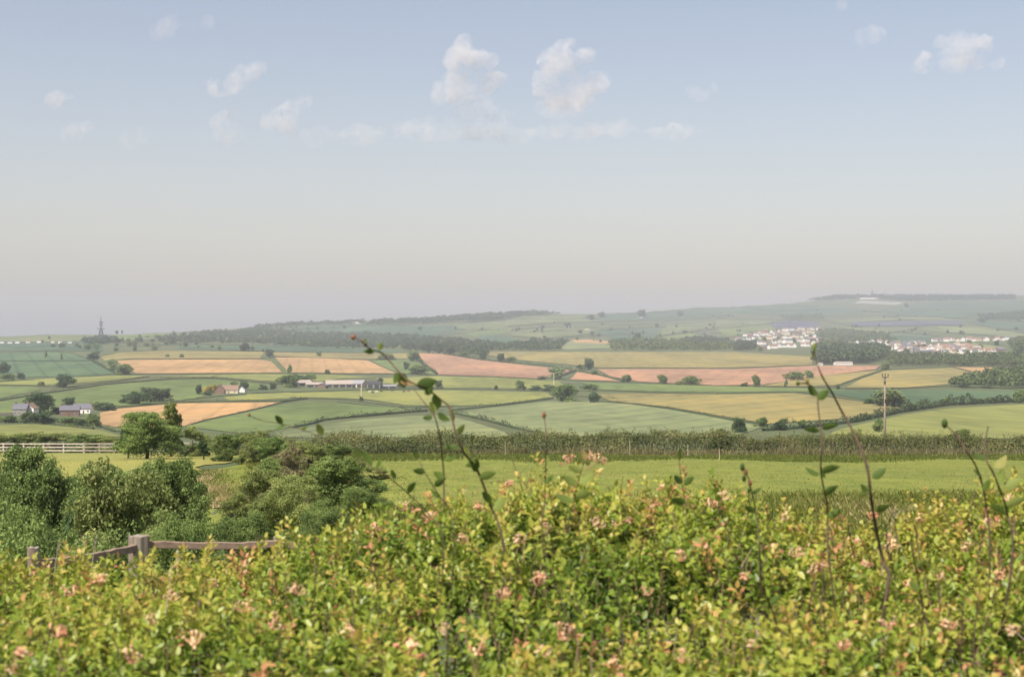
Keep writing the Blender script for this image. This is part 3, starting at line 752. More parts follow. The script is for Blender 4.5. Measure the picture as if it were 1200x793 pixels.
def cottage(label, base, L, D, H, rise, rz, wall, roof, cat='house', name='cottage', chim=1, wins=3, door=True, group=None):
    o = thing(name, label, cat, base, rz, group); o.scale = (SC,) * 3
    gable_walls(L, D, H, rise).build('wall', M['w' + wall], o)
    r = gable_roof(L, D, H, rise).build('roof', M['r' + roof], o)
    for i in range(chim):
        c = MB(); x = (-1 if i == 0 else 1) * (L / 2 - .7); c.box(x-.45, x+.45, -.4, .4, H + rise - .5, H + rise + 1.2)
        c.box(x-.2, x+.2, -.2, .2, H + rise + 1.2, H + rise + 1.5); c.build('chimney', M['wbrick'], r)
    nx = wins
    for i in range(nx):
        x = -L / 2 + L * (i + .5) / nx
        for z in ((1.0,) if H < 4 else (1.0, 3.4)):
            if door and i == nx // 2 and z == 1.0: continue
            wb = MB(); wb.box(x-.55, x+.55, -D/2-.03, -D/2+.05, z, z + 1.15); wo = wb.build('window', M['window'], o)
            fb = MB()
            for (x0, x1, z0, z1) in ((x-.63,x-.55,z-.08,z+1.23),(x+.55,x+.63,z-.08,z+1.23),(x-.55,x+.55,z-.08,z),(x-.55,x+.55,z+1.15,z+1.23),(x-.03,x+.03,z,z+1.15)): fb.box(x0, x1, -D/2-.06, -D/2-.035, z0, z1)
            fb.build('frame', M['wwhite'], wo)
    if door:
        x = -L / 2 + L * (nx // 2 + .5) / nx
        db = MB(); db.box(x-.5, x+.5, -D/2-.04, -D/2+.05, 0, 2.05); db.build('door', M['door'], o)
    return o
def barn(label, base, L, D, H, rise, rz, wall, roof, openf=True):
    o = thing('barn', label, 'barn', base, rz); o.scale = (.8, .8, .66)
    gable_walls(L, D, H, rise).build('wall', M['w' + wall], o)
    gable_roof(L, D, H, rise, .4, .15).build('roof', M['r' + roof], o)
    if openf:
        n = max(2, int(L / 6))
        for i in range(n):
            x = -L/2 + L * (i + .5) / n; b = MB(); b.box(x - L/n*.36, x + L/n*.36, -D/2-.05, -D/2+.05, 0, H*.78); b.build('doorway', M['rdark'], o)
    return o
cottage('white cottage at the left edge with its bright gable and grey roof', W(35.5, 486.5), 7, 8, 4.6, 3.2, math.radians(82), 'white', 'brown', chim=1)
cottage('long grey roofed wing adjoining the white cottage', W(25, 486.5), 8.5, 7, 4.2, 3.0, 0, 'grey', 'slate', chim=1, door=False)
w_ = MB(); a, b = W(-10, 487), W(15, 486.5)
w_.bar(a + Vector((0,0,.6)), b + Vector((0,0,.6)), .4, 1.4); tag(w_.build('garden_wall', M['wcream']), 'pale garden wall left of the white cottage', 'wall')
cottage('stone house with slate roof and small red porch near the cottage', W(82, 487), 12, 7.5, 3.8, 2.8, math.radians(12), 'brick', 'slate', chim=1)
cottage('low stone house with white front behind its neighbour', W(97, 484), 12, 7, 3.4, 3.0, 0, 'white', 'slate', chim=2, wins=4)
cottage('thatched cottage with a dark timber gable', W(258, 461), 6.5, 9, 3.2, 5.0, math.radians(90), 'brick', 'brown', chim=0, wins=1)
cottage('long brown roofed cottage joined to the dark gable', W(269, 460.5), 17, 8, 3.2, 4.2, 0, 'cream', 'brown', chim=1)
cottage('small white lodge with a bright gable beside the long cottage', W(284, 459.5), 7, 6, 2.8, 3.0, math.radians(90), 'white', 'slate', chim=0, wins=1)
M['shed'] = M['wwhite']
barn('pale pitched barn roof at the left end of the farm', W(355, 452), 15, 12, 4, 3.2, math.radians(35), 'grey', 'pale')
barn('pale low barn second from the left of the farm', W(368, 453.5), 16, 11, 3.4, 2.5, math.radians(12), 'grey', 'pale')
barn('small dark gabled barn in front of the farm', W(378, 454.5), 9, 9, 3, 2.6, math.radians(80), 'brick', 'slate')
barn('longest pale roofed barn in the middle of the farm', W(397, 453.5), 26, 16, 4, 4.4, math.radians(10), 'grey', 'pale')
barn('grey gabled barn with light front right of the longest barn', W(418, 453.5), 18, 15, 4.5, 4.2, math.radians(-18), 'cream', 'tin')
barn('black barn with wide dark doors at the right of the farm', W(439, 454.5), 13, 11, 5, 3.2, math.radians(-6), 'grey', 'dark')
barn('low grey shed at the right end of the farm', W(456, 455), 15, 8, 3, 1.6, 0, 'grey', 'tin')
for (u, v, lab) in [(3,402.3,'white house at the left edge of the hazy row'),(12,402.5,'second white house in the hazy row on the left'),(21,402.3,'white house third in the hazy row'),(33,402,'smaller white house mid way along the hazy row'),
    (46,401.5,'white house left of the gap in the hazy row'),(62,402,'white house right of the gap in the hazy row'),(71,402.2,'white house second from the right end of the row'),(82,402.3,'rightmost white house of the hazy row')]:
    cottage(lab, W(u, v), R.uniform(9, 13), 7, 4.5, 2.6, R.uniform(-.3, .3), 'white', R.choice(['brown', 'slate']), chim=0, wins=0, door=False, group='white houses in a row on the left hill')
barn('long white shed below the masts on the highest skyline', W(1020, 350.5), 120, 30, 8, 5, 0, 'white', 'pale', False)
barn('white roofed shed tucked under the dark plantation', W(988, 427.5), 26, 12, 3.5, 2.5, math.radians(6), 'white', 'pale', False)
barn('tiny white hut at the left foot of the dark plantation', W(961, 428.5), 7, 6, 3, 2, .2, 'white', 'pale', False)
barn('pale farm building on the far pasture under the skyline', W(751, 372.8), 14, 9, 4, 3, .1, 'white', 'tin', False)
barn('pale farm on the far slope above the tan strip', W(668, 384), 22, 10, 4, 3, -.2, 'white', 'tin', False)
barn('second pale farm shed right of the hillside farm', W(688, 387), 16, 10, 4, 3, .2, 'cream', 'pale', False)
barn('light farm sheds on the ridge above the long wood', W(418, 379), 40, 12, 5, 3, 0, 'white', 'pale', False)

# the village on the far slope
HM = {}
for i, (L_, D_, H_, r_) in enumerate([(9, 7, 5, 3), (11, 7.5, 5, 3), (8, 8, 4.6, 3.6), (14, 7, 4.8, 2.8)]):
    for w in WALLC: HM[(i, 'w', w)] = gable_walls(L_, D_, H_, r_).mesh('house_wall', M['w' + w])
    for r in ROOFC: HM[(i, 'r', r)] = gable_roof(L_, D_, H_, r_).mesh('house_roof', M['r' + r])
VROWS = [
 ([(960,399),(1000,403.5),(1040,402)], 7.5, 'wooded gap between the two villages'),
 ([(886,391),(920,388),(960,386.3)], 4.6, 'top terrace of the western village'), ([(872,394.5),(905,392.5),(956,390)], 4.4, 'second terrace of the western village'),
 ([(864,399.5),(900,397),(958,394.5)], 4.6, 'middle terrace of the western village'), ([(890,403.5),(920,401.5),(960,399)], 4.0, 'fourth terrace of the western village'),
 ([(888,409),(930,407),(960,404)], 5.2, 'lowest terrace of the western village'),
 ([(965,407.5),(1000,408.5),(1018,408)], 5.5, 'village row beside the dark plantation'), ([(1020,407),(1060,404.5),(1086,403)], 4.6, 'upper street of the eastern village'),
 ([(1030,409.5),(1080,407.5),(1138,407.5)], 4.4, 'second street of the eastern village'), ([(1052,412.5),(1100,411),(1150,410.5)], 4.4, 'third street of the eastern village'),
 ([(1076,416),(1120,414.5),(1176,412.5)], 5.0, 'lowest street of the eastern village'), ([(1090,400.5),(1150,399),(1198,398.5)], 5.5, 'scattered upper edge of the eastern village')]
for pts, sp, ph in VROWS:
    for (p, q) in zip(pts[:-1], pts[1:]):
        n = max(1, int(abs(q[0] - p[0]) / sp))
        for i in range(n):
            t = (i + R.uniform(.1, .9)) / n; u = p[0] + (q[0]-p[0]) * t; v = p[1] + (q[1]-p[1]) * t + R.uniform(-.8, .8)
            w = R.choices(['white', 'cream', 'brick', 'grey'], [7, 2, .8, 1.5])[0]; r = R.choices(['red', 'brown', 'slate', 'pale'], [2.5, 3, 3, 1])[0]
            k = R.randrange(4)
            o = new_obj('village_house', HM[(k, 'w', w)], None, W(u, v)); o.rotation_euler = (0, 0, R.choice([0, 0, math.pi / 2]) + R.uniform(-.3, .3))
            s = R.uniform(.8, 1.12) * (W(u, v).y / 2700) ** .3; o.scale = (s, s, s)
            col = {'brick': 'red brick', 'grey': 'grey', 'white': 'white', 'cream': 'cream'}[w]
            ph2 = {'red': 'red tiled', 'brown': 'brown', 'slate': 'grey slate', 'pale': 'pale'}[r]
            lab = f'{col} house with {ph2} roof in the {ph}'
            tag(o, ' '.join(lab.split()), 'house', f'houses in the {ph}')
            new_obj('roof', HM[(k, 'r', r)], o)
for i in range(46):
    p, sp, ph = R.choice(VROWS); a = R.choice(p); u = a[0] + R.uniform(-14, 25); v = a[1] + R.uniform(0, 3)
    b = W(u, v); h = R.uniform(5, 10); plant('village_tree', 'dark tree among the small houses of the hillside village', 'tree', b, h * 1.2, h, R.choice(far_proto), 'trees among the village houses')

# masts and far poles
M['steel'] = plain('galvanised_steel', (.12, .12, .13), .5)
M['polewood'] = mottled('pole_wood', (.15, .115, .085), (.31, .26, .21), scale=6, stretch=(4, 4, .5), rough=.85)
M['ceramic'] = plain('dark_insulator', (.05, .035, .03), .3)
def lattice(label, base, h, w0, w1, spire=0, arms=()):
    o = thing('lattice_mast', label, 'mast', base)
    mb = MB(); n = 9; c = [(-1,-1),(1,-1),(1,1),(-1,1)]
    def pt(i, k): t = i / n; w = (w0 + (w1 - w0) * t) / 2; return Vector((c[k][0]*w, c[k][1]*w, h * t))
    for i in range(n):
        for k in range(4):
            mb.bar(pt(i,k), pt(i+1,k), .75, .75); mb.bar(pt(i,k), pt(i+1,(k+1)%4), .36, .36); mb.bar(pt(i,(k+1)%4), pt(i+1,k), .36, .36); mb.bar(pt(i+1,k), pt(i+1,(k+1)%4), .36, .36)
    mb.build('lattice', M['steel'], o)
    if spire:
        s = MB(); s.tube([(0,0,h-.5),(0,0,h+spire*.6),(0,0,h+spire)], [1.0,.8,.5], 6); s.build('antenna', M['steel'], o)
    for (z, r) in arms:
        a_ = MB(); a_.box(-r, r, -.35, .35, z, z+.5); a_.box(-.35, .35, -r, r, z+.01, z+.51)
        for x, y in ((-r,0),(r,0),(0,-r),(0,r)): a_.tube([(x,y,z-1.5),(x,y,z+2.5)], .6, 6)
        a_.build('aerial_ring', M['steel'], o)
    return o
bm = W(118.3, 401); lattice('tall grey lattice mast rising above the left skyline', bm, 17/F*bm.y, 11, 3, 13/F*bm.y, ((17/F*bm.y - 2, 6), (23/F*bm.y, 3.5), (20/F*bm.y, 2.5)))
bm = W(1022, 350); lattice('taller of two masts on the highest skyline at right', bm, 10/F*bm.y, 9, 3.5, 2.2/F*bm.y, ((7/F*bm.y, 5),))
bm = W(1037.5, 348.5); o = thing('radio_mast', 'thinner of two masts on the highest skyline at right', 'mast', bm)
mb = MB(); mb.tube([(0,0,-2),(0,0,8/F*bm.y)], [1.1,.6], 6); mb.build('pole', M['steel'], o)
mb = MB(); mb.box(-4,4,-.4,.4,7.6/F*bm.y,7.9/F*bm.y); mb.build('crossarm', M['steel'], o)
for (u, v0, v1, lab) in [(423.3,455,468.5,'thin pale pole with a bush at its foot below the farm'),(649,437,453,'thin pale pole in front of the pale broad tree')]:
    b = W(u, v1); o = thing('utility_pole', lab, 'pole', b); h = (v1 - v0) / F * b.y
    mb = MB(); mb.tube([(0,0,-.5),(0,0,h)], [.26,.2], 7); mb.build('pole', M['wcream'], o)
    mb = MB(); mb.box(-.8,.8,-.1,.1,h-.6,h-.4); mb.build('crossarm', M['wcream'], o)

# cattle grazing below the farm
M['hide_black'] = plain('black_hide', (.03, .027, .025), .7); M['hide_white'] = plain('white_hide', (.7, .66, .58), .8); M['hide_brown'] = plain('brown_hide', (.16, .08, .045), .7)
def cow(label, base, rz, mat, grazing):
    bm_ = bpy.data.meshes.new('cow')
    z = .42 if grazing else 1.5
    V = [(0,0,1.05),(.45,0,1.1),(.75,0,1.15),(1.05,0,.95 if grazing else 1.32),(1.3,0,z),(1.55,0,z-.12),(-.5,0,1.1),(-.8,0,1.12),
         (.6,.2,.75),(.6,.2,.38),(.6,.2,.02),(.6,-.2,.75),(.55,-.2,.38),(.5,-.2,.02),(-.65,.2,.8),(-.75,.2,.42),(-.68,.2,.02),(-.65,-.2,.8),(-.8,-.2,.42),(-.74,-.2,.02),(-.92,0,.9),(-.95,0,.45)]
    E = [(0,1),(1,2),(2,3),(3,4),(4,5),(0,6),(6,7),(2,8),(8,9),(9,10),(2,11),(11,12),(12,13),(7,14),(14,15),(15,16),(7,17),(17,18),(18,19),(7,20),(20,21)]
    rad = [.38,.38,.33,.2,.16,.1,.38,.3,.14,.08,.07,.14,.08,.07,.17,.09,.07,.17,.09,.07,.05,.04]
    bm_.from_pydata(V, E, []); o = new_obj('cow', bm_, None, base); o.rotation_euler = (0, 0, rz)
    md = o.modifiers.new('skin', 'SKIN'); md.use_smooth_shade = True
    for i, r in enumerate(rad): bm_.skin_vertices[0].data[i].radius = (r, r)
    bm_.skin_vertices[0].data[0].use_root = True
    o.modifiers.new('sub', 'SUBSURF').levels = 1
    dg = bpy.context.evaluated_depsgraph_get(); dg.update()
    me = bpy.data.meshes.new_from_object(o.evaluated_get(dg)); o.modifiers.clear(); o.data = me; me.name = 'cow'
    me.materials.clear(); me.materials.append(mat)
    return tag(o, label, 'cow', 'cattle below the farm')
for (u, v, k, lab) in [(441,461,'white','white cow grazing nearest the centre of the herd'),(437,462.2,'black','black cow just left of the white one'),(446.5,460.5,'black','black cow behind the white one'),(460,459.8,'black','black cow between the two groups of cattle'),
    (473,461,'black','black cow in the right hand group of cattle'),(478.5,460.5,'brown','brown cow at the right end of the herd'),(433,461,'white','white cow at the left end of the herd')]:
    cow(lab, W(u, v, .6), R.uniform(-.5, .5) + R.choice([0, math.pi]), M['hide_' + k], R.random() < .7)
# ------------------------------------------------------------------ the near slope
def near_sheet(name, us, ds, mat, off, jit=0.0):
    """sheet on the near slope between picture columns (functions of distance) and distances"""
    V = []; Fc = []; nu = 48
    for d in ds:
        a, b = us(d)
        for i in range(nu + 1): 
            u = a + (b - a) * i / nu; V.append(tuple(G(u, d, off)))
    for j in range(len(ds) - 1):
        for i in range(nu):
            q = j * (nu + 1) + i; Fc.append((q, q + 1, q + nu + 2, q + nu + 1))
    me = mesh_np(name, V, Fc, mat, smooth=True)
    return tag(new_obj(name, me), kind='structure')
M['meadow'] = mottled('meadow_turf', (.10, .132, .018), (.205, .215, .038), scale=1.5, coord='Position', stretch=(.5, .2, 1), rough=.9, c3=(.10, .135, .025), s3=.07, bump=.3)
M['paddock'] = mottled('dry_paddock', (.19, .185, .045), (.30, .265, .07), scale=.35, coord='Position', stretch=(.6, .3, 1), rough=.9, c3=(.19, .21, .05), s3=.09)
M['earth'] = mottled('bare_earth', (.22, .165, .095), (.42, .30, .185), scale=1.6, coord='Position', rough=.95, bump=.4)
nd = [13.5] + [13.5 * (148 / 13.5) ** (i / 60) for i in range(1, 61)]
near_sheet('meadow', lambda d: (250 + 40 * math.sin(d * .21), 1500), nd, M['meadow'], .05)
near_sheet('paddock', lambda d: (-160, 232 + 5 * math.sin(d) + 45 * smooth(92, 99, d)), [76 + i * 2 for i in range(54)], M['paddock'], .05)
near_sheet('path', lambda d: (226 + 10 * math.sin(d * .3) + (86 - d) * 1.1, 238 + 7 * math.sin(d * .45 + 1) + 4 * math.sin(d * 1.3) + (86 - d) * 1.75), [56 + i * .8 for i in range(38)], M['earth'], .06)

def blades(pos, h, w, lean=.8):
    n = len(pos); a = rng.random(n) * 6.283; s = np.stack([np.cos(a), np.sin(a), np.zeros(n)], 1)
    b = rng.random(n) * 6.283; l = np.stack([np.cos(b), np.sin(b), np.zeros(n)], 1) * (lean * h * rng.random(n))[:, None]
    h = np.asarray(h)[:, None]; w = np.asarray(w)[:, None]; z = np.array([[0, 0, 1]])
    V = np.stack([pos - s * w, pos + s * w, pos + s * w * .7 + l * .4 + z * h * .55, pos - s * w * .7 + l * .4 + z * h * .55], 1)
    V2 = np.stack([V[:, 3], V[:, 2], pos + l + z * h * (1 - .2 * rng.random((n, 1))), pos + l + z * h], 1)
    V2[:, 2] += s * w * .12
    VV = np.concatenate([V, V2], 1).reshape(-1, 3)
    return VV, np.arange(n * 8).reshape(-1, 4)
M['grass'] = foliage('meadow_grass', [(0, (.07, .10, .018)), (.5, (.135, .165, .03)), (.85, (.22, .22, .06)), (1, (.42, .35, .17))], trans=.35)
def grass_patch(name, n, ufun, d0, d1, h, label, power=1.0, w=None, mat='grass', bias=0.0, fade=0.0):
    d = d0 * (d1 / d0) ** (rng.random(n) ** power); u = np.array([ufun(x) for x in d]); u = u[:, 0] + (u[:, 1] - u[:, 0]) * rng.random(n)
    pos = np.array([G(a, b, .02) for a, b in zip(u, d)])
    cl = np.array([noise.noise((p[0] * .35, p[1] * .22, 2)) for p in pos])
    if fade:
        e = np.array([fade * noise.noise((p[0] * .11, 4, 1)) + .35 * fade * noise.noise((p[0] * .5, 4, 1)) for p in pos]) + np.abs(rng.normal(size=n)) * fade * .4
        k = (d > d0 + fade + e) & (d < d1 - e * .3); pos = pos[k]; cl = cl[k]; n = len(pos); d = d[k]
    hh = h * (.55 + .5 * rng.random(n)) * (1 + .5 * cl); ww = (w or .006) * (1 + d / 25)
    V, Fc = blades(pos, hh, ww)
    t = np.clip(.42 + bias + cl * .45 + rng.normal(size=n) * .16, 0, 1)
    o = new_obj(name, mesh_np(name, V, Fc, M[mat], np.repeat(t, 8)))
    return tag(o, label, 'grass', kind='stuff')
grass_patch('long_grass', 45000, lambda d: (930 + R.gauss(0, 90), 1420), 15, 40, .26, 'long seeding grass behind the right end of the flowering hedge', bias=.1)
grass_patch('meadow_grass', 40000, lambda d: (400 + R.gauss(0, 50), 1380), 13, 34, .085, 'short green grass of the meadow')
grass_patch('turf_grass', 30000, lambda d: (380 + R.gauss(0, 40), 1380), 30, 96, .07, 'fine uneven turf over the brightest band of the meadow', bias=.36)
grass_patch('path_grass', 6000, lambda d: (222 + (86 - d) * .9 + R.gauss(0, 16), 262 + (86 - d) * 1.8 + R.gauss(0, 16)), 56, 90, .16, 'sparse dry tufts along the earth path', bias=.3)
grass_patch('rough_grass', 70000, lambda d: (370 + R.gauss(0, 50), 1330), 84, 138.5, .2, 'darker tussocky grass below the long field hedge', w=.007, bias=-.05, fade=13)
grass_patch('bank_grass', 45000, lambda d: (-140, 480), 11.5, 26, .55, 'rank grass and weeds behind the wooden fence', bias=-.08)
grass_patch('dry_grass', 34000, lambda d: (296 + R.gauss(0, 8), 385 + R.gauss(0, 22)), 45, 115, .24, 'mixed dry grass around the earth path', w=.008, bias=.22)
grass_patch('paddock_grass', 9000, lambda d: (-120, 200), 78, 178, .05, 'yellowing grass of the fenced paddock', w=.010, bias=.35)

# long field hedge on the brow
def brow_hedge():
    A = []; Nn = []; T = []; S = []
    x0, x1 = -29.0, 62.0; n = 62000
    x = rng.uniform(x0, x1, n); ang = rng.random(n) * math.pi
    hh = np.array([1.8 + .85 * noise.noise((a * .22, 3.1, 0)) + .4 * noise.noise((a * .9, 1.1, 0)) + .45 * math.exp(-((a - 12) / 9) ** 2) for a in x])
    wd = 1.5 + .3 * np.sin(x * .7)
    r = .72 + .33 * rng.random(n)
    y = 140 + np.sin(x * .05) * 1.5 - np.cos(ang) * wd * r
    gz = np.array([zg(a, b) for a, b in zip(x, y)])
    z = gz + np.maximum(np.sin(ang) ** .7 * hh * r, .02)
    nr = np.stack([np.zeros(n), -np.cos(ang), np.sin(ang) + .2], 1)
    patch = np.array([noise.noise((a * .35, b * .8, 5.0)) for a, b in zip(x, z)])
    low = np.clip(1 - (z - gz) / 0.8, 0, 1)
    t = np.clip(.42 + patch * .55 + rng.normal(size=n) * .16, 0, 1)
    A.append(np.stack([x, y, z], 1)); Nn.append(unit(nr + rng.normal(size=(n, 3)) * .7)); T.append(t); S.append(.11 + .13 * rng.random(n))
    # upright shoots along the top
    for i in range(520):
        a = rng.uniform(x0, x1); h = 1.75 + .8 * noise.noise((a * .22, 3.1, 0)) + .45 * math.exp(-((a - 12) / 9) ** 2); L = rng.uniform(.25, .85); m = 14
        q = rng.random(m); yy = 140 + rng.normal() * .6; px = a + q * rng.normal() * .3 + rng.normal(size=m) * .1
        A.append(np.stack([px, np.full(m, yy) + rng.normal(size=m) * .1, zg(a, 140) + h + q * L - .15], 1)); Nn.append(unit(rng.normal(size=(m, 3)))); T.append(np.full(m, rng.uniform(.3, .85))); S.append(np.full(m, .14))
    V, Fc = leaf_quads(np.concatenate(A), np.concatenate(Nn), np.concatenate(S), .6)
    m1 = foliage('brow_hedge_leaves', [(0, (.06, .08, .026)), (.4, (.14, .165, .05)), (.7, (.22, .23, .08)), (1, (.38, .32, .15))], trans=.3)
    o = thing('field_hedge', 'long rough hawthorn and bramble hedge along the far side of the meadow', 'hedge', (0, 140, zg(0, 140)))
    V = V - np.array([0, 140, zg(0, 140)])
    new_obj('foliage', mesh_np('foliage', V, Fc, m1, np.repeat(np.concatenate(T), 4)), o)
    mb = MB()
    for i in range(230):
        a = x0 + (x1 - x0) * (i + R.random()) / 230; yy = 140 + R.uniform(-.6, .6); b = Vector((a, yy - 140, zg(a, yy) - zg(0, 140)))
        mb.tube([b - Vector((0, 0, .2)), b + Vector((R.uniform(-.2, .2), R.uniform(-.2, .2), .9)), b + Vector((R.uniform(-.5, .5), R.uniform(-.4, .4), R.uniform(1.5, 2.3)))], [.05, .035, .01], 5)
    mb.build('stem', M['bark'], o)
    # dry bracken and dead grass in the hedge bottom
    n = 9000; xb = rng.uniform(x0, x1, n); yb = 138.2 + rng.random(n) * .8; p = np.stack([xb, yb, np.array([zg(a, b) for a, b in zip(xb, yb)])], 1)
    V, Fc = blades(p, .25 + .55 * rng.random(n) * (1 + np.array([noise.noise((a * .2, 9, 0)) for a in xb])), np.full(n, .03), .6)
    tag(new_obj('dead_bracken', mesh_np('dead_bracken', V, Fc, M['dry'], np.repeat(rng.random(n), 8))), 'tan dead grass along the foot of the long field hedge', 'dead grass', kind='stuff')
brow_hedge()
M['stake'] = mottled('pale_stake_wood', (.30, .25, .18), (.50, .42, .31), scale=9, stretch=(5, 5, .6), rough=.85)
for (u, d, h, lab) in [(592, 134, 1.3, 'thin pale stake in front of the long hedge, leftmost of four'), (738, 133, 1.5, 'tallest thin pale stake in front of the long hedge'), (806, 118, 1.1, 'thin pale stake out in the rough grass'), (843, 104, .9, 'thin pale stake nearest the bright part of the meadow')]:
    mb = MB(); mb.tube([(0, 0, -.2), (.01, 0, h * .5), (0, .01, h)], [.032, .03, .028], 7); tag(mb.build('fence_stake', M['stake'], None, G(u, d)), lab, 'stake')

# telegraph pole standing behind the brow hedge
b = G(1037, 150); hp = 8.15
o = thing('telegraph_pole', 'brown wooden telegraph pole carrying three dark insulators beyond the long hedge', 'pole', b)
mb = MB(); mb.tube([(0, 0, -.5), (0, 0, 3), (0, 0, hp)], [.14, .125, .09], 12); mb.build('pole', M['polewood'], o, smooth=True)
mb = MB(); mb.box(-.36, .36, -.16, -.07, hp - .12, hp - .02); ca = mb.build('crossarm', M['steel'], o)
for x in (-.31, 0, .31):
    mb = MB(); mb.tube([(x, -.115, hp - .02), (x, -.115, hp + .08), (x, -.115, hp + .1), (x, -.115, hp + .17), (x, -.115, hp + .19), (x, -.115, hp + .27)], [.02, .02, .065, .05, .065, .03], 10)
    mb.build('insulator', M['ceramic'], o)
mb = MB(); mb.box(-.17, .05, -.2, -.12, hp - .65, hp - .45); mb.build('bracket', M['steel'], o)
mb = MB(); mb.box(-.06, .06, -.19, -.155, 5.4, 5.75); mb.build('plate', M['ceramic'], o)

# paddock fence
M['whitewood'] = mottled('whitened_fence_wood', (.38, .33, .27), (.62, .57, .50), scale=4, rough=.8)
M['greywood'] = mottled('weathered_fence_wood', (.20, .17, .14), (.42, .37, .31), scale=4, rough=.85)
def rail_fence(label, ends, n, mat, h=1.3, rails=(.35, .78, 1.2)):
    (u0, d0), (u1, d1) = ends; o = thing('rail_fence', label, 'fence', G((u0+u1)/2, (d0+d1)/2)); c = o.location
    ps = [G(u0 + (u1-u0)*i/n, d0 + (d1-d0)*i/n) - c for i in range(n + 1)]
    for p in ps:
        mb = MB(); mb.box(p.x-.08, p.x+.08, p.y-.08, p.y+.08, p.z-.3, p.z+h); mb.build('post', mat, o)
    for z in rails:
        for i in range(n):
            mb = MB(); mb.bar(ps[i] + Vector((0, -.11, z)), ps[i+1] + Vector((0, -.11, z)), .05, .15); mb.build('rail', mat, o)
rail_fence('whitish three railed fence across the top of the dry paddock', ((-90, 181), (98, 180)), 8, M['whitewood'])
rail_fence('weathered grey rail fence turning the corner of the dry paddock', ((99, 179.5), (222, 150)), 7, M['greywood'])

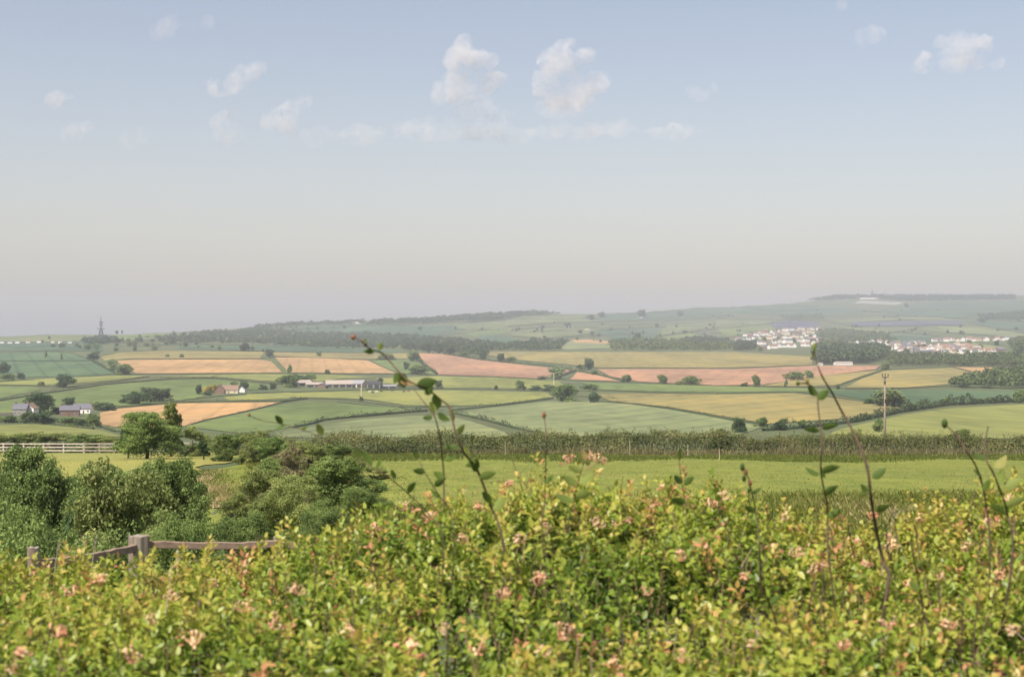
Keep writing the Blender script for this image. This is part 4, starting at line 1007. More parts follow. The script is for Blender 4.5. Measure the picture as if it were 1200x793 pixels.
# bushes and small trees of the hollow
BP = {}
for i, (m, k) in enumerate([('bright', 'bush'), ('mid', 'bush'), ('dark', 'bush'), ('olive', 'bush'), ('pale', 'bush'), ('dry', 'bush'), ('mid', 'open'), ('olive', 'open'), ('bright', 'round'), ('dark', 'tall'), ('mid', 'round'), ('olive', 'tall')]):
    BP[(m, k)] = make_proto(k, 500 + i * 13, 34000 if k != 'open' else 18000, .026, M[m], M['bark'])
for i, (m, k) in enumerate([('bright', 'fine'), ('mid', 'fine'), ('olive', 'fine')]):
    BP[(m, k)] = make_proto('bush', 900 + i * 13, 62000, .016, M[m], M['bark'])
BUSH = [ # u, distance, top v, width px, kind
 (172, 108, 488, 70, ('mid', 'round'), 'dark green sapling tree in front of the paddock fence'),
 (200, 118, 474, 40, ('olive', 'tall'), 'tall thin yellowish tree rising above the tan field edge'),
 (150, 112, 503, 34, ('dark', 'tall'), 'dark slim tree left of the sapling at the paddock corner'),
 (228, 120, 501, 40, ('olive', 'bush'), 'olive bush right of the tall thin tree'),
 (239, 104, 519, 27, ('dark', 'tall'), 'dark conical bush at the head of the earth path'),
 (267, 100, 508, 42, ('mid', 'bush'), 'dense green bush right of the earth path'),
 (296, 96, 506, 36, ('olive', 'bush'), 'olive bush behind the dry scrub by the long hedge'),
 (318, 92, 512, 50, ('mid', 'bush'), 'green bush where the long hedge begins'),
 (338, 82, 520, 40, ('dry', 'bush'), 'brown half dead shrub at the left end of the meadow'),
 (366, 88, 518, 44, ('olive', 'bush'), 'olive bush against the long hedge left of the meadow'),
 (402, 46, 531, 84, ('bright', 'bush'), 'bright green bush at the left edge of the meadow'),
 (345, 34, 549, 100, ('olive', 'fine'), 'loose yellow green bush below the brown shrub'),
 (306, 44, 548, 62, ('olive', 'bush'), 'feathery olive bush right of the willow'),
 (425, 30, 572, 70, ('mid', 'fine'), 'low green bush just behind the flowering hedge'),
 (375, 24, 590, 90, ('mid', 'fine'), 'low leafy thicket under the bright green bush'),
 (205, 70, 540, 60, ('mid', 'bush'), 'green bush filling the gap behind the willow'),
 (118, 50, 549, 80, ('mid', 'bush'), 'mid green bush behind the grey olive thicket'),
 (45, 46, 545, 90, ('mid', 'bush'), 'green bush in front of the large one at the left edge'),
 (176, 52, 552, 70, ('olive', 'bush'), 'olive bush tucked between the thicket and the willow'),
 (318, 62, 534, 56, ('bright', 'bush'), 'light green bush among the dry grass left of the meadow'),
 (330, 54, 545, 50, ('dry', 'bush'), 'low dry scrub between the olive bushes'),
 (440, 60, 545, 40, ('olive', 'bush'), 'small olive bush out on the left edge of the meadow'),
 (395, 100, 520, 46, ('mid', 'bush'), 'low bush against the long hedge behind the bright green bush'),
 (18, 62, 521, 72, ('mid', 'bush'), 'large green bush at the left edge below the white fence'),
 (60, 58, 533, 74, ('dark', 'bush'), 'dark bush between the left edge bush and the paddock'),
 (108, 62, 541, 60, ('mid', 'bush'), 'rounded green bush below the paddock'),
 (90, 42, 555, 96, ('dark', 'bush'), 'broad dark thicket in the middle of the hollow'),
 (12, 30, 574, 100, ('bright', 'fine'), 'bright green bush at the left edge of the hollow'),
 (140, 36, 545, 96, ('olive', 'bush'), 'grey olive thicket left of the willow'),
 (200, 44, 541, 92, ('bright', 'round'), 'bright green willow in the middle of the hollow'),
 (164, 64, 548, 26, ('pale', 'bush'), 'pale yellowish shrub at the left top of the willow'),
 (276, 42, 576, 40, ('olive', 'bush'), 'yellow olive bush below the earth path'),
 (72, 22, 592, 110, ('bright', 'fine'), 'leafy green thicket behind the left fence rail'),
 (160, 24, 597, 90, ('olive', 'fine'), 'tangled grey green brambles behind the thick fence post'),
 (220, 21, 602, 90, ('mid', 'fine'), 'green brambles behind the right fence rail'),
 (290, 22, 600, 90, ('mid', 'fine'), 'brambles behind the right end of the wooden fence'),
 (-40, 40, 548, 90, ('mid', 'bush'), 'bush cut off by the left edge of the hollow'),
 (10, 196, 507, 60, ('olive', 'bush'), 'shaggy bush behind the left end of the white fence'),
 (60, 198, 506, 62, ('olive', 'bush'), 'shaggy bush behind the middle of the white fence'),
 (104, 196, 508, 56, ('mid', 'bush'), 'bush behind the corner of the paddock fence'),
 (134, 178, 511, 40, ('olive', 'bush'), 'bush behind the grey section of the paddock fence'),
 (35, 197, 509, 46, ('mid', 'bush'), 'low bush among the shaggy ones behind the white fence'),
 (843, 143, 497, 22, ('dark', 'bush'), 'rounded dark bush sticking out of the long hedge'),
 (1003, 144, 503, 18, ('olive', 'bush'), 'small olive bush sticking out of the long hedge near the pole'),
 (1130, 143, 503, 26, ('mid', 'bush'), 'green bush in the right part of the long hedge'),
]
def place_bush(u, d, vt, wpx, kind, lab, hmin=0.0):
    b = G(u, d, -.05); top = -(vt - CY) / F * d; h = max(top - b.z, .4); wpx = max(wpx, .62 * h / d * F if kind[1] in ('bush', 'fine') else 0)
    return plant('bush' if kind[1] in ('bush', 'fine') else 'small_tree', lab, 'bush' if kind[1] in ('bush', 'fine') else 'tree', b, wpx / F * d * 1.12, h * 1.06, BP[kind])
for r in BUSH: place_bush(*r)

# ------------------------------------------------------------------ wooden fence in front
M['oldwood'] = mottled('weathered_oak', (.13, .10, .075), (.33, .27, .21), scale=7, stretch=(7, 7, .35), rough=.9, bump=.6, c3=(.28, .25, .20), s3=3.0)
M['railwood'] = mottled('weathered_rail', (.14, .10, .075), (.33, .25, .19), scale=5, stretch=(.5, 6, 7), rough=.9, bump=.5, c3=(.30, .21, .15), s3=4.0)
def rough_post(x, y, z0, z1, w, seed):
    q = random.Random(seed); mb = MB(); n = 16; rings = 9; vs = []
    for j in range(rings):
        t = j / (rings - 1)
        for k in range(n):
            a = 2 * math.pi * k / n; r = w / 2 * (1.04 + .10 * math.cos(4 * a + .6) * .6 + .04 * math.sin(k * 2.7 + seed) + .012 * q.uniform(-1, 1))
            zz = z0 + (z1 - z0) * t + (0.006 * math.sin(k * 1.9 + seed) if j == rings - 1 else 0)
            vs.append((x + r * math.cos(a), y + r * math.sin(a), zz))
    fs = [(j*n+k, j*n+(k+1)%n, (j+1)*n+(k+1)%n, (j+1)*n+k) for j in range(rings-1) for k in range(n)]
    vs.append((x, y, z1 - .004)); c = len(vs) - 1; fs += [((rings-1)*n+k, (rings-1)*n+(k+1)%n, c) for k in range(n)]
    mb.add(vs, fs); return mb
def rough_rail(a, b, h, w, seed):
    q = random.Random(seed); mb = MB(); n = 14; a = Vector(a); b = Vector(b); t = (b - a).normalized(); sd = Vector((t.y, -t.x, 0)).normalized(); up = Vector((0, 0, 1)); vs = []
    for i in range(n + 1):
        p = a.lerp(b, i / n) + up * (-.018 * math.sin(math.pi * i / n) + q.uniform(-.004, .004)); hh = h * q.uniform(.93, 1.05)
        for (s, z) in ((-1,-.42),(-.8,-.5),(.8,-.5),(1,-.42),(1,.42),(.8,.5),(-.8,.5),(-1,.42)): vs.append(p + sd * (s * w / 2) + up * (z * hh))
    fs = [(i*8+k, i*8+(k+1)%8, (i+1)*8+(k+1)%8, (i+1)*8+k) for i in range(n) for k in range(8)] + [tuple(range(8))[::-1], tuple(n*8+k for k in range(8))]
    mb.add(vs, fs); return mb
fo = thing('post_and_rail_fence', 'weathered wooden post and rail fence with a thick corner post', 'fence', (-2.8, 11, zg(-2.8, 11)))
def fpt(u, v, d): return P(u, v, d) - fo.location
pa, pb, pc = fpt(39, 641, 9.6), fpt(163, 627.5, 11), fpt(327, 629, 11.6)
for p, w, s in ((pa, .075, 3), (pb, .148, 5), (pc, .09, 8)):
    rough_post(p.x, p.y, zg(p.x + fo.location.x, p.y + 11) - fo.location.z - .2, p.z, w, s).build('post', M['oldwood'], fo, smooth=False)
for (a, b, s) in [(fpt(36, 661, 9.55), fpt(158, 641.5, 10.93), 1), (fpt(168, 637, 11.05), fpt(326, 636.5, 11.5), 2), (fpt(328, 637, 11.5), fpt(470, 646, 11.8), 7), (fpt(36, 706, 9.55), fpt(158, 682, 10.93), 3), (fpt(168, 679, 11.05), fpt(326, 679, 11.5), 4)]:
    rough_rail(a, b, .056, .04, s).build('rail', M['railwood'], fo)
p = P(208.5, 645, 11.5); z0 = zg(p.x, p.y) - .1
mb = MB(); mb.tube([(0, 0, z0 - p.z), (.004, 0, (z0 - p.z) * .5), (0, 0, 0)], [.019, .018, .017], 8); tag(mb.build('wooden_stake', M['stake'], None, p), 'pale yellow wooden stake just right of the thick fence post', 'stake')
# ------------------------------------------------------------------ flowering hedge in front
TOPV = [(-400,655),(-150,660),(0,648),(35,650),(60,655),(100,656),(150,653),(200,660),(250,655),(300,643),(330,634),(370,620),(400,606),(450,596),(500,584),(550,574),(600,566),(650,556),(690,556),(720,578),(760,580),
        (800,572),(850,576),(900,586),(950,588),(1000,604),(1050,600),(1100,598),(1150,574),(1200,570),(1400,570),(1700,590)]
TU = [a for a, b in TOPV]; TV = [b for a, b in TOPV]
D0, D1 = 3.0, 7.3
def hedge_z(x, d):
    u = CX + x / d * F
    zb = -(np.interp(u, TU, TV) - 2 + 9 * np.clip((u - 330) / 100, 0, 1) - CY) / F * D1
    zf = -0.97
    t = np.clip((d - 3.9) / (D1 - 3.9), 0, 1)
    t = t * t * (3 - 2 * t)
    z = zf + (zb - zf) * t
    z -= np.clip((d - 6.9) / .7, 0, 1) ** 2 * .5
    return z
def lumps(x, d):
    return np.array([.11 * noise.noise((a * 1.5, b * 1.5, 4)) + .07 * noise.noise((a * 4.3, b * 4.3, 1)) for a, b in zip(x, d)])
M['hleaf'] = foliage('honeysuckle_leaf', [(0, (.022, .05, .010)), (.25, (.07, .13, .018)), (.5, (.165, .25, .028)), (.72, (.31, .38, .05)), (.86, (.42, .41, .07)), (.94, (.54, .38, .10)), (1, (.52, .25, .12))], trans=.38, rough=.42, spec=.4)
M['twig'] = mottled('woody_twig', (.13, .085, .05), (.28, .20, .12), scale=20, rough=.8)
M['shootbark'] = mottled('reddish_shoot_bark', (.05, .034, .022), (.12, .08, .05), scale=25, rough=.7)
M['petal'] = foliage('honeysuckle_flower', [(0, (.50, .15, .12)), (.3, (.70, .32, .20)), (.6, (.78, .48, .29)), (1, (.80, .62, .38))], trans=.3, rough=.5)

LEAF = np.array([[0,0,0],[.30,-.42,.10],[.68,-.36,.10],[1,0,-.10],[.68,.36,.10],[.30,.42,.10],[.5,0,-.02]])
LEAF[:, 1] *= .62
LF = np.array([[0,1,6,5],[1,2,3,6],[5,6,3,4]])
def put_leaves(base, axis, nrm, size):
    n = len(base); ax = unit(axis); sd = unit(np.cross(nrm, ax)); nr = np.cross(ax, sd)
    V = base[:, None, :] + size[:, None, None] * (LEAF[None, :, 0:1] * ax[:, None, :] + LEAF[None, :, 1:2] * sd[:, None, :] + LEAF[None, :, 2:3] * nr[:, None, :])
    return V.reshape(-1, 3), (LF[None] + 7 * np.arange(n)[:, None, None]).reshape(-1, 4)

def flowering_hedge():
    o = thing('honeysuckle_hedge', 'wide honeysuckle hedge in flower filling the foreground', 'hedge', (0, 5.5, -1.0)); O = np.array(o.location)
    ns = 13500
    d = np.sqrt(rng.uniform(D0 ** 2, 7.5 ** 2, ns)); u = rng.uniform(-330, 1560, ns); x = (u - CX) / F * d
    gap = np.array([noise.noise((a * 2.4, b * 2.0, 9)) for a, b in zip(x, d)])
    keep = (gap > -.13) | (rng.random(ns) < .16) | (d > 6.6); u = u[keep]; d = d[keep]; x = x[keep]; ns = len(x)
    lp = lumps(x, d); z = hedge_z(x, d) + lp
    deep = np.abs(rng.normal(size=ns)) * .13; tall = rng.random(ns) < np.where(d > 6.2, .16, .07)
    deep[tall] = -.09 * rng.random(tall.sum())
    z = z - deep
    dr = unit(np.stack([rng.normal(size=ns) * .55, rng.normal(size=ns) * .5 - .15, np.ones(ns) * (.75 + .5 * rng.random(ns))], 1))
    ln = .07 + .13 * rng.random(ns) + tall * .06
    # colour: patches of fresh yellow growth, orange flushes to the right, older leaf below with the shade of the gaps painted into its tone
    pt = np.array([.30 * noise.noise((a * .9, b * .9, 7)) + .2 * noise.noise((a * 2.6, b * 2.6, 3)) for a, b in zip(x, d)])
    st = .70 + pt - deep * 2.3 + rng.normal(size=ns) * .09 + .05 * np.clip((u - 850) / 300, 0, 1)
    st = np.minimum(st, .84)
    fl = (rng.random(ns) < (.03 + .04 * (d > 5.8) + .05 * np.clip((u - 900) / 200, 0, 1)))
    st[fl] = .93 + .06 * rng.random(fl.sum())
    B = []; A = []; N = []; S = []; T = []; tw = MB()
    for i in range(ns):
        p0 = np.array([x[i], d[i], z[i] - ln[i] * .7]); dv = dr[i]; npair = int(ln[i] / .023) + 1
        a0 = rng.random() * math.pi; s1 = np.cross(dv, [.3, .9, .1]); s1 /= np.linalg.norm(s1); s2 = np.cross(dv, s1)
        for j in range(npair):
            t = (j + .5) / npair; q = p0 + dv * ln[i] * t
            for sgn in (0, math.pi):
                a = a0 + j * 1.57 + sgn + rng.normal() * .3; out = s1 * math.cos(a) + s2 * math.sin(a)
                B.append(q + out * .004); A.append(out * (1 - .35 * t) + dv * (.25 + .6 * t) + rng.normal(size=3) * .22)
                N.append(dv + np.array([0, -.15, .6]) + rng.normal(size=3) * .35)
                S.append((.026 + .031 * rng.random()) * (1 - .35 * t)); T.append(st[i] + .10 * (t - .5) + rng.normal() * .05)
        if i % 2 == 0:
            pm = p0 - O; tw.tube([pm - dv * .05, pm + dv * ln[i] * .5, pm + dv * ln[i]], [.0022, .0018, .001], 3, False)
    V, Fc = put_leaves(np.array(B), np.array(A), np.array(N), np.array(S))
    tone = np.repeat(np.clip(np.array(T), 0, 1), 7)
    new_obj('foliage', mesh_np('foliage', V - O, Fc, M['hleaf'], tone), o)
    tw.build('twig', M['twig'], o)
    # older wood inside
    wd = MB()
    for i in range(520):
        dd = R.uniform(D0, 7.2); uu = R.uniform(-300, 1540); xx = (uu - CX) / F * dd; zt = float(hedge_z(np.array([xx]), np.array([dd]))[0])
        b0 = Vector((xx + R.uniform(-.2, .2), dd + R.uniform(-.2, .2), -2.05)) - o.location; e = Vector((xx, dd, zt + R.uniform(-.06, .05))) - o.location
        m = b0.lerp(e, .6) + Vector((R.uniform(-.12, .12), R.uniform(-.12, .12), 0)); wd.tube([b0, m, e], [.009, .006, .002], 5, False)
    wd.build('stem', M['twig'], o)
    for i in range(100):
        uu = R.triangular(-100, 1400, 1000); dd = R.uniform(4.0, 7.0); xx = (uu - CX) / F * dd; zt = float(hedge_z(np.array([xx]), np.array([dd]))[0])
        b0 = Vector((xx, dd, zt - .25)) - o.location; h = R.uniform(.26, .44); e = b0 + Vector((R.uniform(-.1, .1), R.uniform(-.08, .08), h)); mm = b0.lerp(e, .55) + Vector((R.uniform(-.03, .03), 0, 0))
        t = MB(); t.tube([b0, mm, e], [.0038, .0026, .0012], 5, False)
        for k in range(R.randint(0, 3)):
            q = mm.lerp(e, R.random()); t.tube([q, q + Vector((R.uniform(-.06, .06), R.uniform(-.05, .05), R.uniform(.02, .08)))], [.0016, .0007], 4, False)
        if i % 3 == 0:
            for k in range(7):
                q = mm.lerp(e, .6 + .4 * k / 6); t.tube([q, q + Vector((R.uniform(-.012, .012), R.uniform(-.012, .012), .012))], [.004, .0015], 4)
        t.build('dead_stem', M['shootbark'] if i % 10 else M['stake'], o)
    # flower clusters
    protos = []
    for k in range(5):
        q = random.Random(k); mb = MB(); tones = []
        for i in range(q.randint(9, 13)):
            a = q.uniform(0, 6.283); el = q.uniform(.15, 1.35); dirv = Vector((math.cos(a) * math.cos(el), math.sin(a) * math.cos(el), math.sin(el))); L = q.uniform(.022, .05)
            side = dirv.orthogonal().normalized(); e = dirv * L + Vector((0, 0, .006)); bud = q.random() < .35
            n0 = len(mb.v)
            if bud: mb.tube([(0,0,0), dirv * L * .55, dirv * L * .85, dirv * L], [.0012, .0022, .0034, .001], 5)
            else:
                mb.tube([(0,0,0), dirv * L * .5, e * .8, e], [.0011, .0019, .0028, .0042], 5)
                up = dirv.cross(side)
                for (w, l, s) in ((.006, .015, 1), (.0035, .016, -1)):
                    t0 = e; t1 = e + (up * s * .75 + dirv * .4).normalized() * l * .6; t2 = e + (up * s * 1.0 - dirv * (.3 if s < 0 else .1)).normalized() * l
                    mb.add([t0 - side * w * .5, t0 + side * w * .5, t1 + side * w, t1 - side * w, t2 - side * w * .4, t2 + side * w * .4], [(0,1,2,3),(3,2,5,4)])
            base = q.choice([.1, .3, .5, .75]) if k != 4 else q.choice([.5, .7, .9])
            n1 = len(mb.v); tones += [min(1, max(0, base + .25 * (j / max(1, n1 - n0)) )) for j in range(n1 - n0)]
        me = mb.mesh('flower_cluster', M['petal']); at = me.attributes.new('tone', 'FLOAT', 'POINT'); at.data.foreach_set('value', np.array(tones, dtype=np.float32)); protos.append(me)
    spots = [(595,573),(690,541),(706,547),(664,592),(701,621),(736,616),(722,622),(642,626),(776,576),(850,588),(836,597),(1076,615),(1041,636),(1003,640),(1043,645),(960,672),(1100,682),(950,676),(872,682),(205,706),(30,776),(18,790),
      (655,752),(671,750),(640,770),(1112,742),(1042,740),(700,543),(667,545),(610,640),(560,600),(700,560),(545,640),(505,612),(470,600),(440,625),(88,700),(180,735),(250,690),(285,720),(120,690),(320,740),(410,750),(480,770),
      (520,745),(590,705),(760,700),(800,660),(905,650),(930,655),(1015,668),(1060,690),(1130,650),(1170,680),(1185,745),(985,765),(880,765),(800,780),(720,785),(350,700),(1020,610),(980,610),(920,612),(1160,620),(1180,590),(630,690),(560,768),(160,780),(70,750),(230,760)]
    cnt = 0
    for (u_, v_) in spots[:100]:
        # walk along the sight line until it meets the leafy surface
        hit = None; dd = 3.3
        while dd < 7.3:
            p = P(u_, v_, dd)
            if p.z < float(hedge_z(np.array([p.x]), np.array([dd]))[0]) + float(lumps([p.x], [dd])[0]) + .035: hit = p; break
            dd += .04
        if hit is None: hit = P(u_, v_, 7.0)
        c = new_obj('flower_cluster', protos[cnt % 5], o, hit + Vector((0, -.02, .012)) - o.location); cnt += 1
        s = R.uniform(.62, .98); c.scale = (s, s, s); c.rotation_euler = (R.uniform(-.5, .3), R.uniform(-.4, .4), R.uniform(0, 6.28))
    return o
flowering_hedge()

# single shoots standing above the hedge
M['shootleaf'] = foliage('shoot_leaf', [(0, (.05, .085, .02)), (.5, (.11, .17, .03)), (.8, (.24, .29, .07)), (1, (.30, .14, .08))], trans=.35, rough=.6, spec=.2)
def one_leaf(parent, p, axis, L, tone, name='leaf', wid=.5, roll=0.0, nrm=None):
    n = 7; V = []; Fc = []; ax = Vector(axis).normalized(); nv = Vector(nrm or (0, -1, .35)); sd = nv.cross(ax)
    if sd.length < 1e-3: sd = ax.orthogonal()
    sd.normalize(); up = ax.cross(sd) * -1; sd2 = sd * math.cos(roll) + up * math.sin(roll); up2 = up * math.cos(roll) - sd * math.sin(roll)
    for i in range(n + 1):
        t = i / n; w = wid * L * .5 * (math.sin(math.pi * t ** .8) ** .8 if 0 < t < 1 else 0.015)
        c = Vector(p) + ax * (t * L) - up2 * (.16 * L * t * t)
        V += [c - sd2 * w + up2 * (w * .35), c, c + sd2 * w + up2 * (w * .35)]
    for i in range(n): Fc += [(i*3, i*3+1, i*3+4, i*3+3), (i*3+1, i*3+2, i*3+5, i*3+4)]
    me = mesh_np(name, [tuple(a) for a in V], Fc, M['shootleaf'], np.full(len(V), tone), smooth=True)
    return new_obj(name, me, parent)
def spline(pts, m=5):
    out = []
    for i in range(len(pts) - 1):
        p0 = pts[max(i-1, 0)]; p1 = pts[i]; p2 = pts[i+1]; p3 = pts[min(i+2, len(pts)-1)]
        for k in range(m):
            t = k / m; out.append(.5 * ((2*p1) + (p2-p0)*t + (2*p0-5*p1+4*p2-p3)*t*t + (3*p1-p0-3*p2+p3)*t**3))
    return out + [pts[-1]]
def shoot(label, stems, leaves, d, r0=.004, r1=.0015, mat='shootbark', name='tall_shoot', cat='shoot', buds=(), thorns=0):
    """stems: lists of (u,v) from the base up; leaves: (u,v,length px,angle deg,tone,width)"""
    u, v = stems[0][0]; root = P(u, v, d); o = thing(name, label, cat, root)
    for si, st in enumerate(stems):
        pts = []
        for i, (a, b) in enumerate(st): pts.append(P(a, b, d + .10 * math.sin(i * 1.3 + si) + .05 * si * (i > 0)) - root)
        if si == 0: pts = [pts[0] + Vector((R.uniform(-.08, .08), .05, -.5))] + pts
        sp = spline(pts); n = len(sp); f = 1.0 if si == 0 else .7
        mb = MB(); mb.tube(sp, [f * .82 * (r0 + (r1 - r0) * i / (n - 1)) * (1 + .22 * (i % 5 == 0)) for i in range(n)], 7); mb.build('stem', M[mat], o, smooth=True)
        for t in range(thorns if si == 0 else 0):
            i = R.randrange(n // 4, n - 2); p = sp[i]; a = R.uniform(0, 6.28); tb = MB(); q = Vector((math.cos(a), math.sin(a) * .5, .3)) * .012
            tb.tube([p, p + q], [.0025, .0004], 5); tb.build('thorn', M[mat], o)
    for (a, b, Lp, ang, tn, wd) in leaves:
        p = P(a, b, d + .02) - root; A = math.radians(ang); L = .8 * Lp / F * d
        one_leaf(o, p, (math.cos(A), R.uniform(-.35, .35), math.sin(A)), L, tn, wid=wd, roll=R.uniform(-.7, .7))
    for (a, b, wpx, hpx, tn) in buds:
        p = P(a, b, d) - root; mb = MB(); k = d / F; h = hpx * k * .85; w = wpx * k / 2 * .62
        mb.tube([p - Vector((0,0,h*.5)), p - Vector((0,0,h*.25)), p + Vector((0,0,h*.1)), p + Vector((0,0,h*.35)), p + Vector((.1*w,0,h*.5))], [w*.35, w*.9, w, w*.7, w*.2], 8)
        bo = mb.build('bud', M['shootleaf'], o, smooth=True); at = bo.data.attributes.new('tone', 'FLOAT', 'POINT'); at.data.foreach_set('value', np.full(len(bo.data.vertices), tn, dtype=np.float32))
    return o
shoot('tall arching honeysuckle shoot with sparse leaves leaning left over the fields',
  [[(590,640),(575,592),(559,550),(545,532),(534,507),(527,478),(516,468),(500,455),(491,452),(479,446),(466,434),(448,414),(434,409),(424,400),(415,396)],
   [(520,600),(520,557),(516,516),(509,487),(499,474),(485,456)]],
  [(443,410,13,60,.75,.7),(439,412,17,178,.35,.45),(427,403,9,75,.6,.5),(468,437,24,-70,.4,.7),(466,436,18,-105,.3,.6),(488,452,32,14,.1,.55),(484,450,30,160,.95,.45),(498,462,17,45,.2,.7),(512,480,26,95,.3,.6),(513,484,22,-35,.2,.6),
   (507,488,15,-170,.15,.6),(507,486,20,95,.75,.7),(531,494,22,100,.7,.4),(536,510,20,60,.8,.5),(541,524,26,178,.2,.35),(520,525,18,10,.55,.5),(545,545,30,85,.8,.45),(545,545,20,20,.5,.55),(556,553,24,80,.3,.5),(562,560,26,20,.6,.5),(520,560,18,150,.5,.6),(575,590,24,120,.4,.5),(578,598,28,45,.7,.55),(533,535,18,200,.4,.5)],
  5.2, .0055, .003, buds=[(414,395,11,7,1.0),(428,403,6,8,.9)], cat='honeysuckle shoot')
shoot('thick brown thorny stem bowing left with a yellow tip bud', [[(1040,690),(1035,660),(1027,621),(1021,585),(1016,547),(1002,510),(988,485),(975,460),(964,442),(957,424),(954,410)]],
  [(956,420,12,120,.55,.4),(1022,560,26,30,.3,.5),(1019,575,20,150,.4,.5),(1026,600,24,35,.5,.5)], 4.9, .0085, .0022, buds=[(954,407,7,14,.75)], thorns=9, cat='bramble stem', name='bramble_stem')
shoot('slim leafy shoot just left of the thorny stem', [[(972,660),(970,613),(969,591),(962,552),(963,516),(959,480),(957,460),(947,450),(934,449)]],
  [(957,464,20,130,.35,.5),(958,468,22,40,.3,.55),(961,505,24,170,.25,.4),(963,502,26,15,.35,.4),(963,553,28,20,.45,.45),(961,556,24,160,.3,.5),(966,580,26,35,.35,.45),(968,560,20,120,.3,.5),(970,606,24,30,.5,.5)], 5.0, .0042, .0026, buds=[(935,449,8,7,.6),(946,447,7,9,.9)], cat='leafy shoot')
shoot('bare dark shoot leaning left near the right edge', [[(1160,640),(1155,588),(1149,560),(1141,541),(1130,524),(1121,510),(1107,497)]],
  [(1150,556,16,150,.3,.5),(1152,575,20,60,.5,.5)], 5.2, .0045, .003, buds=[(1107,496,12,13,.15)], cat='bare shoot')
shoot('reddish twisting shoot at the right edge with yellow leaves', [[(1186,660),(1180,600),(1171,572),(1163,552),(1157,541),(1154,520),(1158,500)]],
  [(1158,537,20,170,.15,.5),(1166,548,26,40,.85,.6),(1175,570,30,20,.8,.5),(1170,566,24,70,.7,.5),(1180,592,28,30,.8,.5),(1178,600,24,150,.5,.5)], 5.0, .005, .0028, cat='reddish shoot')
shoot('thin straight stalk topped by a round brown seed head', [[(636,640),(638,590),(639,563),(640,533),(640,507),(638,490)]],
  [(640,545,16,80,.75,.4),(639,566,18,45,.5,.4)], 5.6, .003, .0024, buds=[(637.5,486,8,9,1.0)], cat='seed stalk', name='seed_stalk')
shoot('long thin twig with few leaves arching far to the left', [[(520,640),(500,600),(480,580),(462,564),(444,552),(432,545),(419,538),(395,522),(372,510),(349,502),(327,496),(305,492),(292,486)]],
  [(331,497,18,125,.25,.5),(334,497,16,-150,.3,.5),(378,511,22,110,.8,.5),(352,503,14,20,.4,.4),(420,538,20,100,.3,.4),(436,546,28,120,.4,.35),(440,548,18,55,.5,.5),(462,562,18,100,.6,.5),(478,578,22,60,.5,.5)], 5.4, .003, .0014, buds=[(292,486,6,5,1.0)], cat='arching twig')
shoot('short upright shoot left of the tall arching one', [[(532,640),(527,599),(516,583),(507,568),(499,555),(494,545),(489,537)]],
  [(490,537,14,120,.3,.5),(499,553,20,170,.4,.5),(509,570,22,40,.5,.5),(516,582,18,150,.5,.5)], 5.5, .003, .0014, cat='upright shoot')
shoot('leafy pink tipped sprig above the middle of the hedge', [[(665,620),(672,590),(676,570),(681,552),(686,536)]],
  [(677,568,26,150,.7,.5),(678,566,26,30,.75,.5),(682,552,22,160,.8,.5),(683,550,24,25,.85,.5),(672,585,30,170,.6,.5),(674,582,28,20,.7,.5),(686,540,18,100,.9,.5)], 5.8, .003, .0015, cat='flowering sprig')
shoot('thin upright sprig with a pointed leaf right of centre', [[(806,620),(803,590),(800,570),(797,550),(796,534)]],
  [(796,540,22,88,.7,.4),(800,566,20,140,.2,.5),(801,568,20,40,.3,.5),(803,590,24,160,.4,.5)], 5.8, .0028, .0013, cat='thin sprig')
shoot('purplish seedy spike above the hedge right of centre', [[(890,640),(886,605),(882,580),(877,560),(872,547)]],
  [(882,578,16,30,.3,.4),(885,600,20,150,.4,.5)], 5.5, .0035, .002, buds=[(870,547,9,11,.1),(874,553,8,9,1.0),(872,560,8,9,.05),(879,566,8,9,1.0),(878,574,7,8,.1)], cat='seedy spike')
shoot('reddish bare stem standing in the right part of the hedge', [[(1090,760),(1082,720),(1078,690),(1072,660),(1068,635)]], [(1079,690,22,150,.6,.5),(1074,665,20,40,.8,.5)], 4.7, .005, .002, cat='bare stem')
shoot('dark bare stem leaning low in the hedge at right', [[(925,770),(912,735),(903,710),(896,690),(893,660)]], [(903,708,22,40,.5,.5)], 4.6, .005, .002, cat='leaning stem')
for (u, vb, vt, lab) in [(92, 672, 632, 'dry straw stalk in front of the left fence rail'), (104, 676, 628, 'taller dry straw stalk beside the thick post'), (61, 668, 634, 'short dry straw stalk near the thin left post')]:
    b = P(u, vb + 20, 8.6); h = (vb + 20 - vt) / F * 8.6
    o = thing('dry_stalk', lab, 'dry stalk', b); mb = MB(); mb.tube([(0,0,-.2), (.02,0,h*.5), (.045,0,h)], [.004,.003,.001], 5); mb.build('stem', M['stake'], o)
    mb = MB()
    for k in range(14):
        z = h * (.7 + .3 * k / 14); a = k * 2.4; mb.tube([(.045*z/h, 0, z), (.045*z/h + .012*math.cos(a), .012*math.sin(a), z + .02)], [.002,.0008], 4)
    mb.build('seed_head', M['stake'], o)

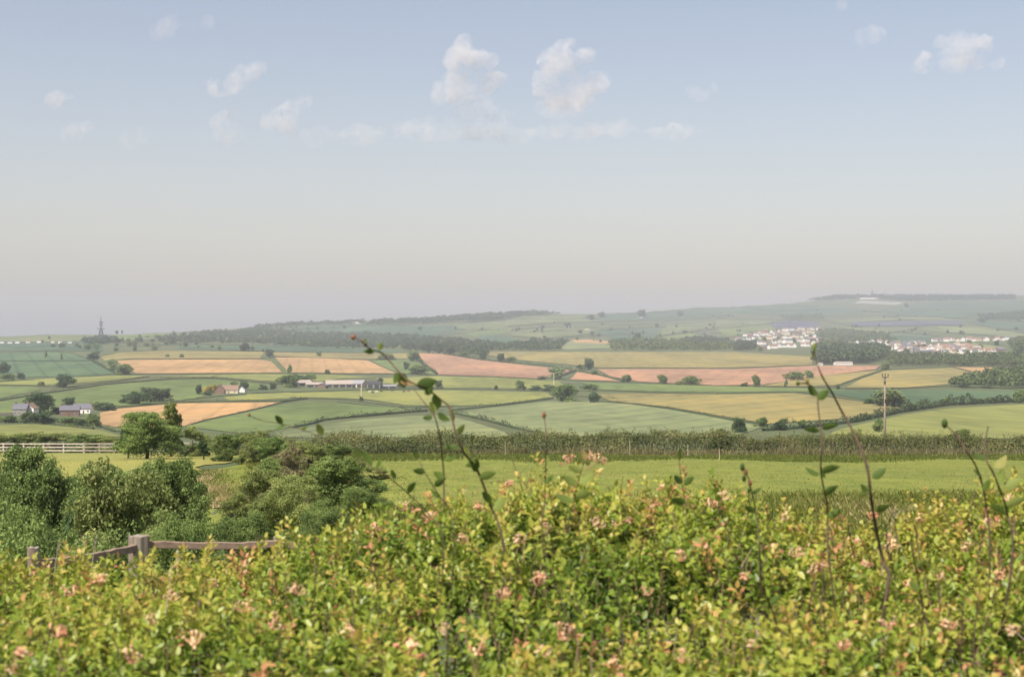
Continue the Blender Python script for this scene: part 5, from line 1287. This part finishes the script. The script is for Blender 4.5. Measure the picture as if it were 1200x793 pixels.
# ------------------------------------------------------------------ clouds, air, sky
SUN_EL, SUN_AZ = math.radians(56), math.radians(218)     # azimuth clockwise from the view direction (+Y)
sdir = Vector((math.sin(SUN_AZ) * math.cos(SUN_EL), math.cos(SUN_AZ) * math.cos(SUN_EL), math.sin(SUN_EL)))
def cloud_mat(name, dens):
    m, nt, out = nt_new(name); N, L = nt.nodes, nt.links; v = N.new('ShaderNodeVolumePrincipled')
    v.inputs['Color'].default_value = (.995, .985, .975, 1); v.inputs['Anisotropy'].default_value = -.35
    g = N.new('ShaderNodeNewGeometry'); nz = N.new('ShaderNodeTexNoise'); nz.inputs['Scale'].default_value = .0048; nz.inputs['Detail'].default_value = 5; nz.inputs['Roughness'].default_value = .6
    L.new(g.outputs['Position'], nz.inputs['Vector'])
    mr = N.new('ShaderNodeMapRange'); mr.inputs[1].default_value = .42; mr.inputs[2].default_value = .72; mr.inputs[4].default_value = dens
    L.new(nz.outputs[0], mr.inputs[0]); L.new(mr.outputs[0], v.inputs['Density'])
    L.new(v.outputs[0], out.inputs['Volume']); return m
CM = [cloud_mat('cloud_thick', .0075), cloud_mat('cloud_soft', .0055), cloud_mat('cloud_thin', .0026)]
tex = bpy.data.textures.new('puff', 'CLOUDS'); tex.noise_scale = 210; tex.noise_depth = 5
def ico():
    import bmesh
    b = bmesh.new(); bmesh.ops.create_icosphere(b, subdivisions=3, radius=1); vs = [v.co.copy() for v in b.verts]; fs = [tuple(v.index for v in f.verts) for f in b.faces]; b.free(); return vs, fs
IV, IF = ico()
def cloud(label, blobs, mat, D=13000, flat=1.0):
    mb = MB(); c0 = P(blobs[0][0], blobs[0][1], D)
    for (u, v, r, *k) in blobs:
        c = P(u, v, D + R.uniform(-1, 1) * r * 6) - c0; rr = 1.5 * r * D / F; sx = k[0] if k else 1.0
        mb.add([c + Vector((p.x * rr * sx, p.y * rr * max(1, sx * .6), p.z * rr * flat)) for p in IV], IF)
    o = mb.build('cloud', CM[mat], None, c0)
    md = o.modifiers.new('r', 'REMESH'); md.mode = 'VOXEL'; md.voxel_size = 17
    dp = o.modifiers.new('d', 'DISPLACE'); dp.texture = tex; dp.strength = 260; dp.mid_level = .5; dp.texture_coords = 'LOCAL'
    dg = bpy.context.evaluated_depsgraph_get(); dg.update()
    me = bpy.data.meshes.new_from_object(o.evaluated_get(dg)); o.modifiers.clear(); o.data = me; me.name = 'cloud'
    if not me.materials: me.materials.append(CM[mat])
    return tag(o, label, 'cloud', 'clouds')
cloud('tall bright cloud tower left of the middle of the sky', [(545,60,11),(556,70,11),(541,78,11),(573,74,6),(548,92,12),(530,99,11),(515,108,9),(535,106,13),(556,101,12),(575,98,9)], 0)
cloud('ragged bright cloud tower right of the middle of the sky', [(660,60,9),(668,52,6),(650,66,9),(662,77,12),(684,66,7),(650,92,13),(670,94,11),(690,101,11),(705,99,7),(640,98,11),(680,113,11),(655,113,12)], 0)
cloud('small bright puff below and between the two cloud towers', [(588,138,8),(579,136,6),(600,134,5)], 1)
cloud('long faint cloud bank under the two cloud towers', [(380,158,9,2.2),(440,157,11,2.6),(510,152,13,2.6),(580,154,12,3),(650,154,11,3),(720,153,9,3),(790,152,7,3.4),(560,130,12,1.6),(660,130,12,1.8)], 2, flat=.6)
cloud('bright ragged cloud in the left part of the sky', [(283,93,9),(294,86,8),(304,80,5),(271,98,6),(252,98,6),(240,95,4)], 1)
cloud('cloud with an upturned wing right of the bright ragged one', [(345,128,9),(357,120,7),(330,140,8),(338,147,8),(320,145,6)], 1)
cloud('faint upright cloud below the bright ragged one', [(278,133,6),(267,148,10),(264,160,10),(280,158,8)], 2)
cloud('faint cloud between the low left puff and the upright one', [(161,160,9),(166,168,7),(151,157,5)], 2)
cloud('low white puff toward the left of the sky', [(95,152,8),(104,148,6),(88,156,5)], 1)
cloud('small flat cloud at the far left of the sky', [(72,114,6,1.4),(82,113,5)], 1)
cloud('thin cloud wisp near the top left of the sky', [(205,28,7,1.6),(190,34,5),(221,29,6),(240,27,4)], 2)
cloud('broad layered cloud near the right edge of the sky', [(1088,72,8),(1110,72,10,1.4),(1140,74,9,1.5),(1168,76,7,1.3),(1130,52,9,1.5),(1155,50,8),(1105,50,7)], 1)
cloud('small two topped puff right of the middle of the sky', [(816,104,6),(834,103,6),(824,114,7)], 2)
cloud('faint cloud left of the broad layered cloud', [(1028,38,7,1.3),(1008,38,5,1.4)], 2)
cloud('tiny wisp at the top edge of the sky', [(992,3,5)], 2)

m, nt, out = nt_new('valley_haze'); v = nt.nodes.new('ShaderNodeVolumePrincipled')
v.inputs['Color'].default_value = (.61, .645, .735, 1); v.inputs['Density'].default_value = HAZE; v.inputs['Anisotropy'].default_value = 0.0
nt.links.new(v.outputs[0], out.inputs['Volume'])
mb = MB(); mb.box(-9500, 9500, -600, 11800, -520, 300); tag(mb.build('haze', m), kind='stuff', label='pale summer haze over the valley')

w = bpy.data.worlds.new('World'); sc.world = w; w.use_nodes = True; nt = w.node_tree
bg = nt.nodes['Background']; st = nt.nodes.new('ShaderNodeTexSky'); st.sky_type = 'NISHITA'; st.sun_disc = False
st.sun_elevation = SUN_EL; st.sun_rotation = SUN_AZ; st.air_density = 1.0; st.dust_density = DUST; st.ozone_density = 1.0; st.altitude = 100
tn = nt.nodes.new('ShaderNodeMix'); tn.data_type = 'RGBA'; tn.blend_type = 'MULTIPLY'; tn.inputs[0].default_value = 1; tn.inputs[7].default_value = (1.0, .825, .73, 1)   # thin summer veil greys the blue
nt.links.new(st.outputs[0], tn.inputs[6]); nt.links.new(tn.outputs[2], bg.inputs[0]); bg.inputs[1].default_value = SKYS
sl = bpy.data.lights.new('sun', 'SUN'); sl.energy = SUNS; sl.angle = math.radians(.5); sl.color = (1, .945, .86)
so = new_obj('sun', sl, None, (0, 0, 50)); so.rotation_euler = (-sdir).to_track_quat('-Z', 'Y').to_euler()

cam = bpy.data.cameras.new('camera'); co = new_obj('camera', cam, None, (0, 0, 0)); co.rotation_euler = (math.radians(90), 0, 0)
cam.lens = 50; cam.sensor_width = 36; cam.sensor_fit = 'HORIZONTAL'; cam.clip_start = .05; cam.clip_end = 60000
cam.dof.use_dof = True; cam.dof.focus_distance = 90; cam.dof.aperture_fstop = 5.0
sc.camera = co
sc.render.engine = 'CYCLES'; cy = sc.cycles
cy.max_bounces = 5; cy.diffuse_bounces = 3; cy.glossy_bounces = 1; cy.transmission_bounces = 3; cy.volume_bounces = 1; cy.transparent_max_bounces = 4
cy.caustics_reflective = cy.caustics_refractive = False; cy.sample_clamp_indirect = 4
cy.use_denoising = True; cy.use_adaptive_sampling = True; cy.adaptive_threshold = .02
vs = sc.view_settings; sc.display_settings.display_device = 'sRGB'; vs.view_transform = 'Standard'; vs.look = 'None'; vs.exposure = EXPO; vs.gamma = 1.0; vs.use_curve_mapping = False
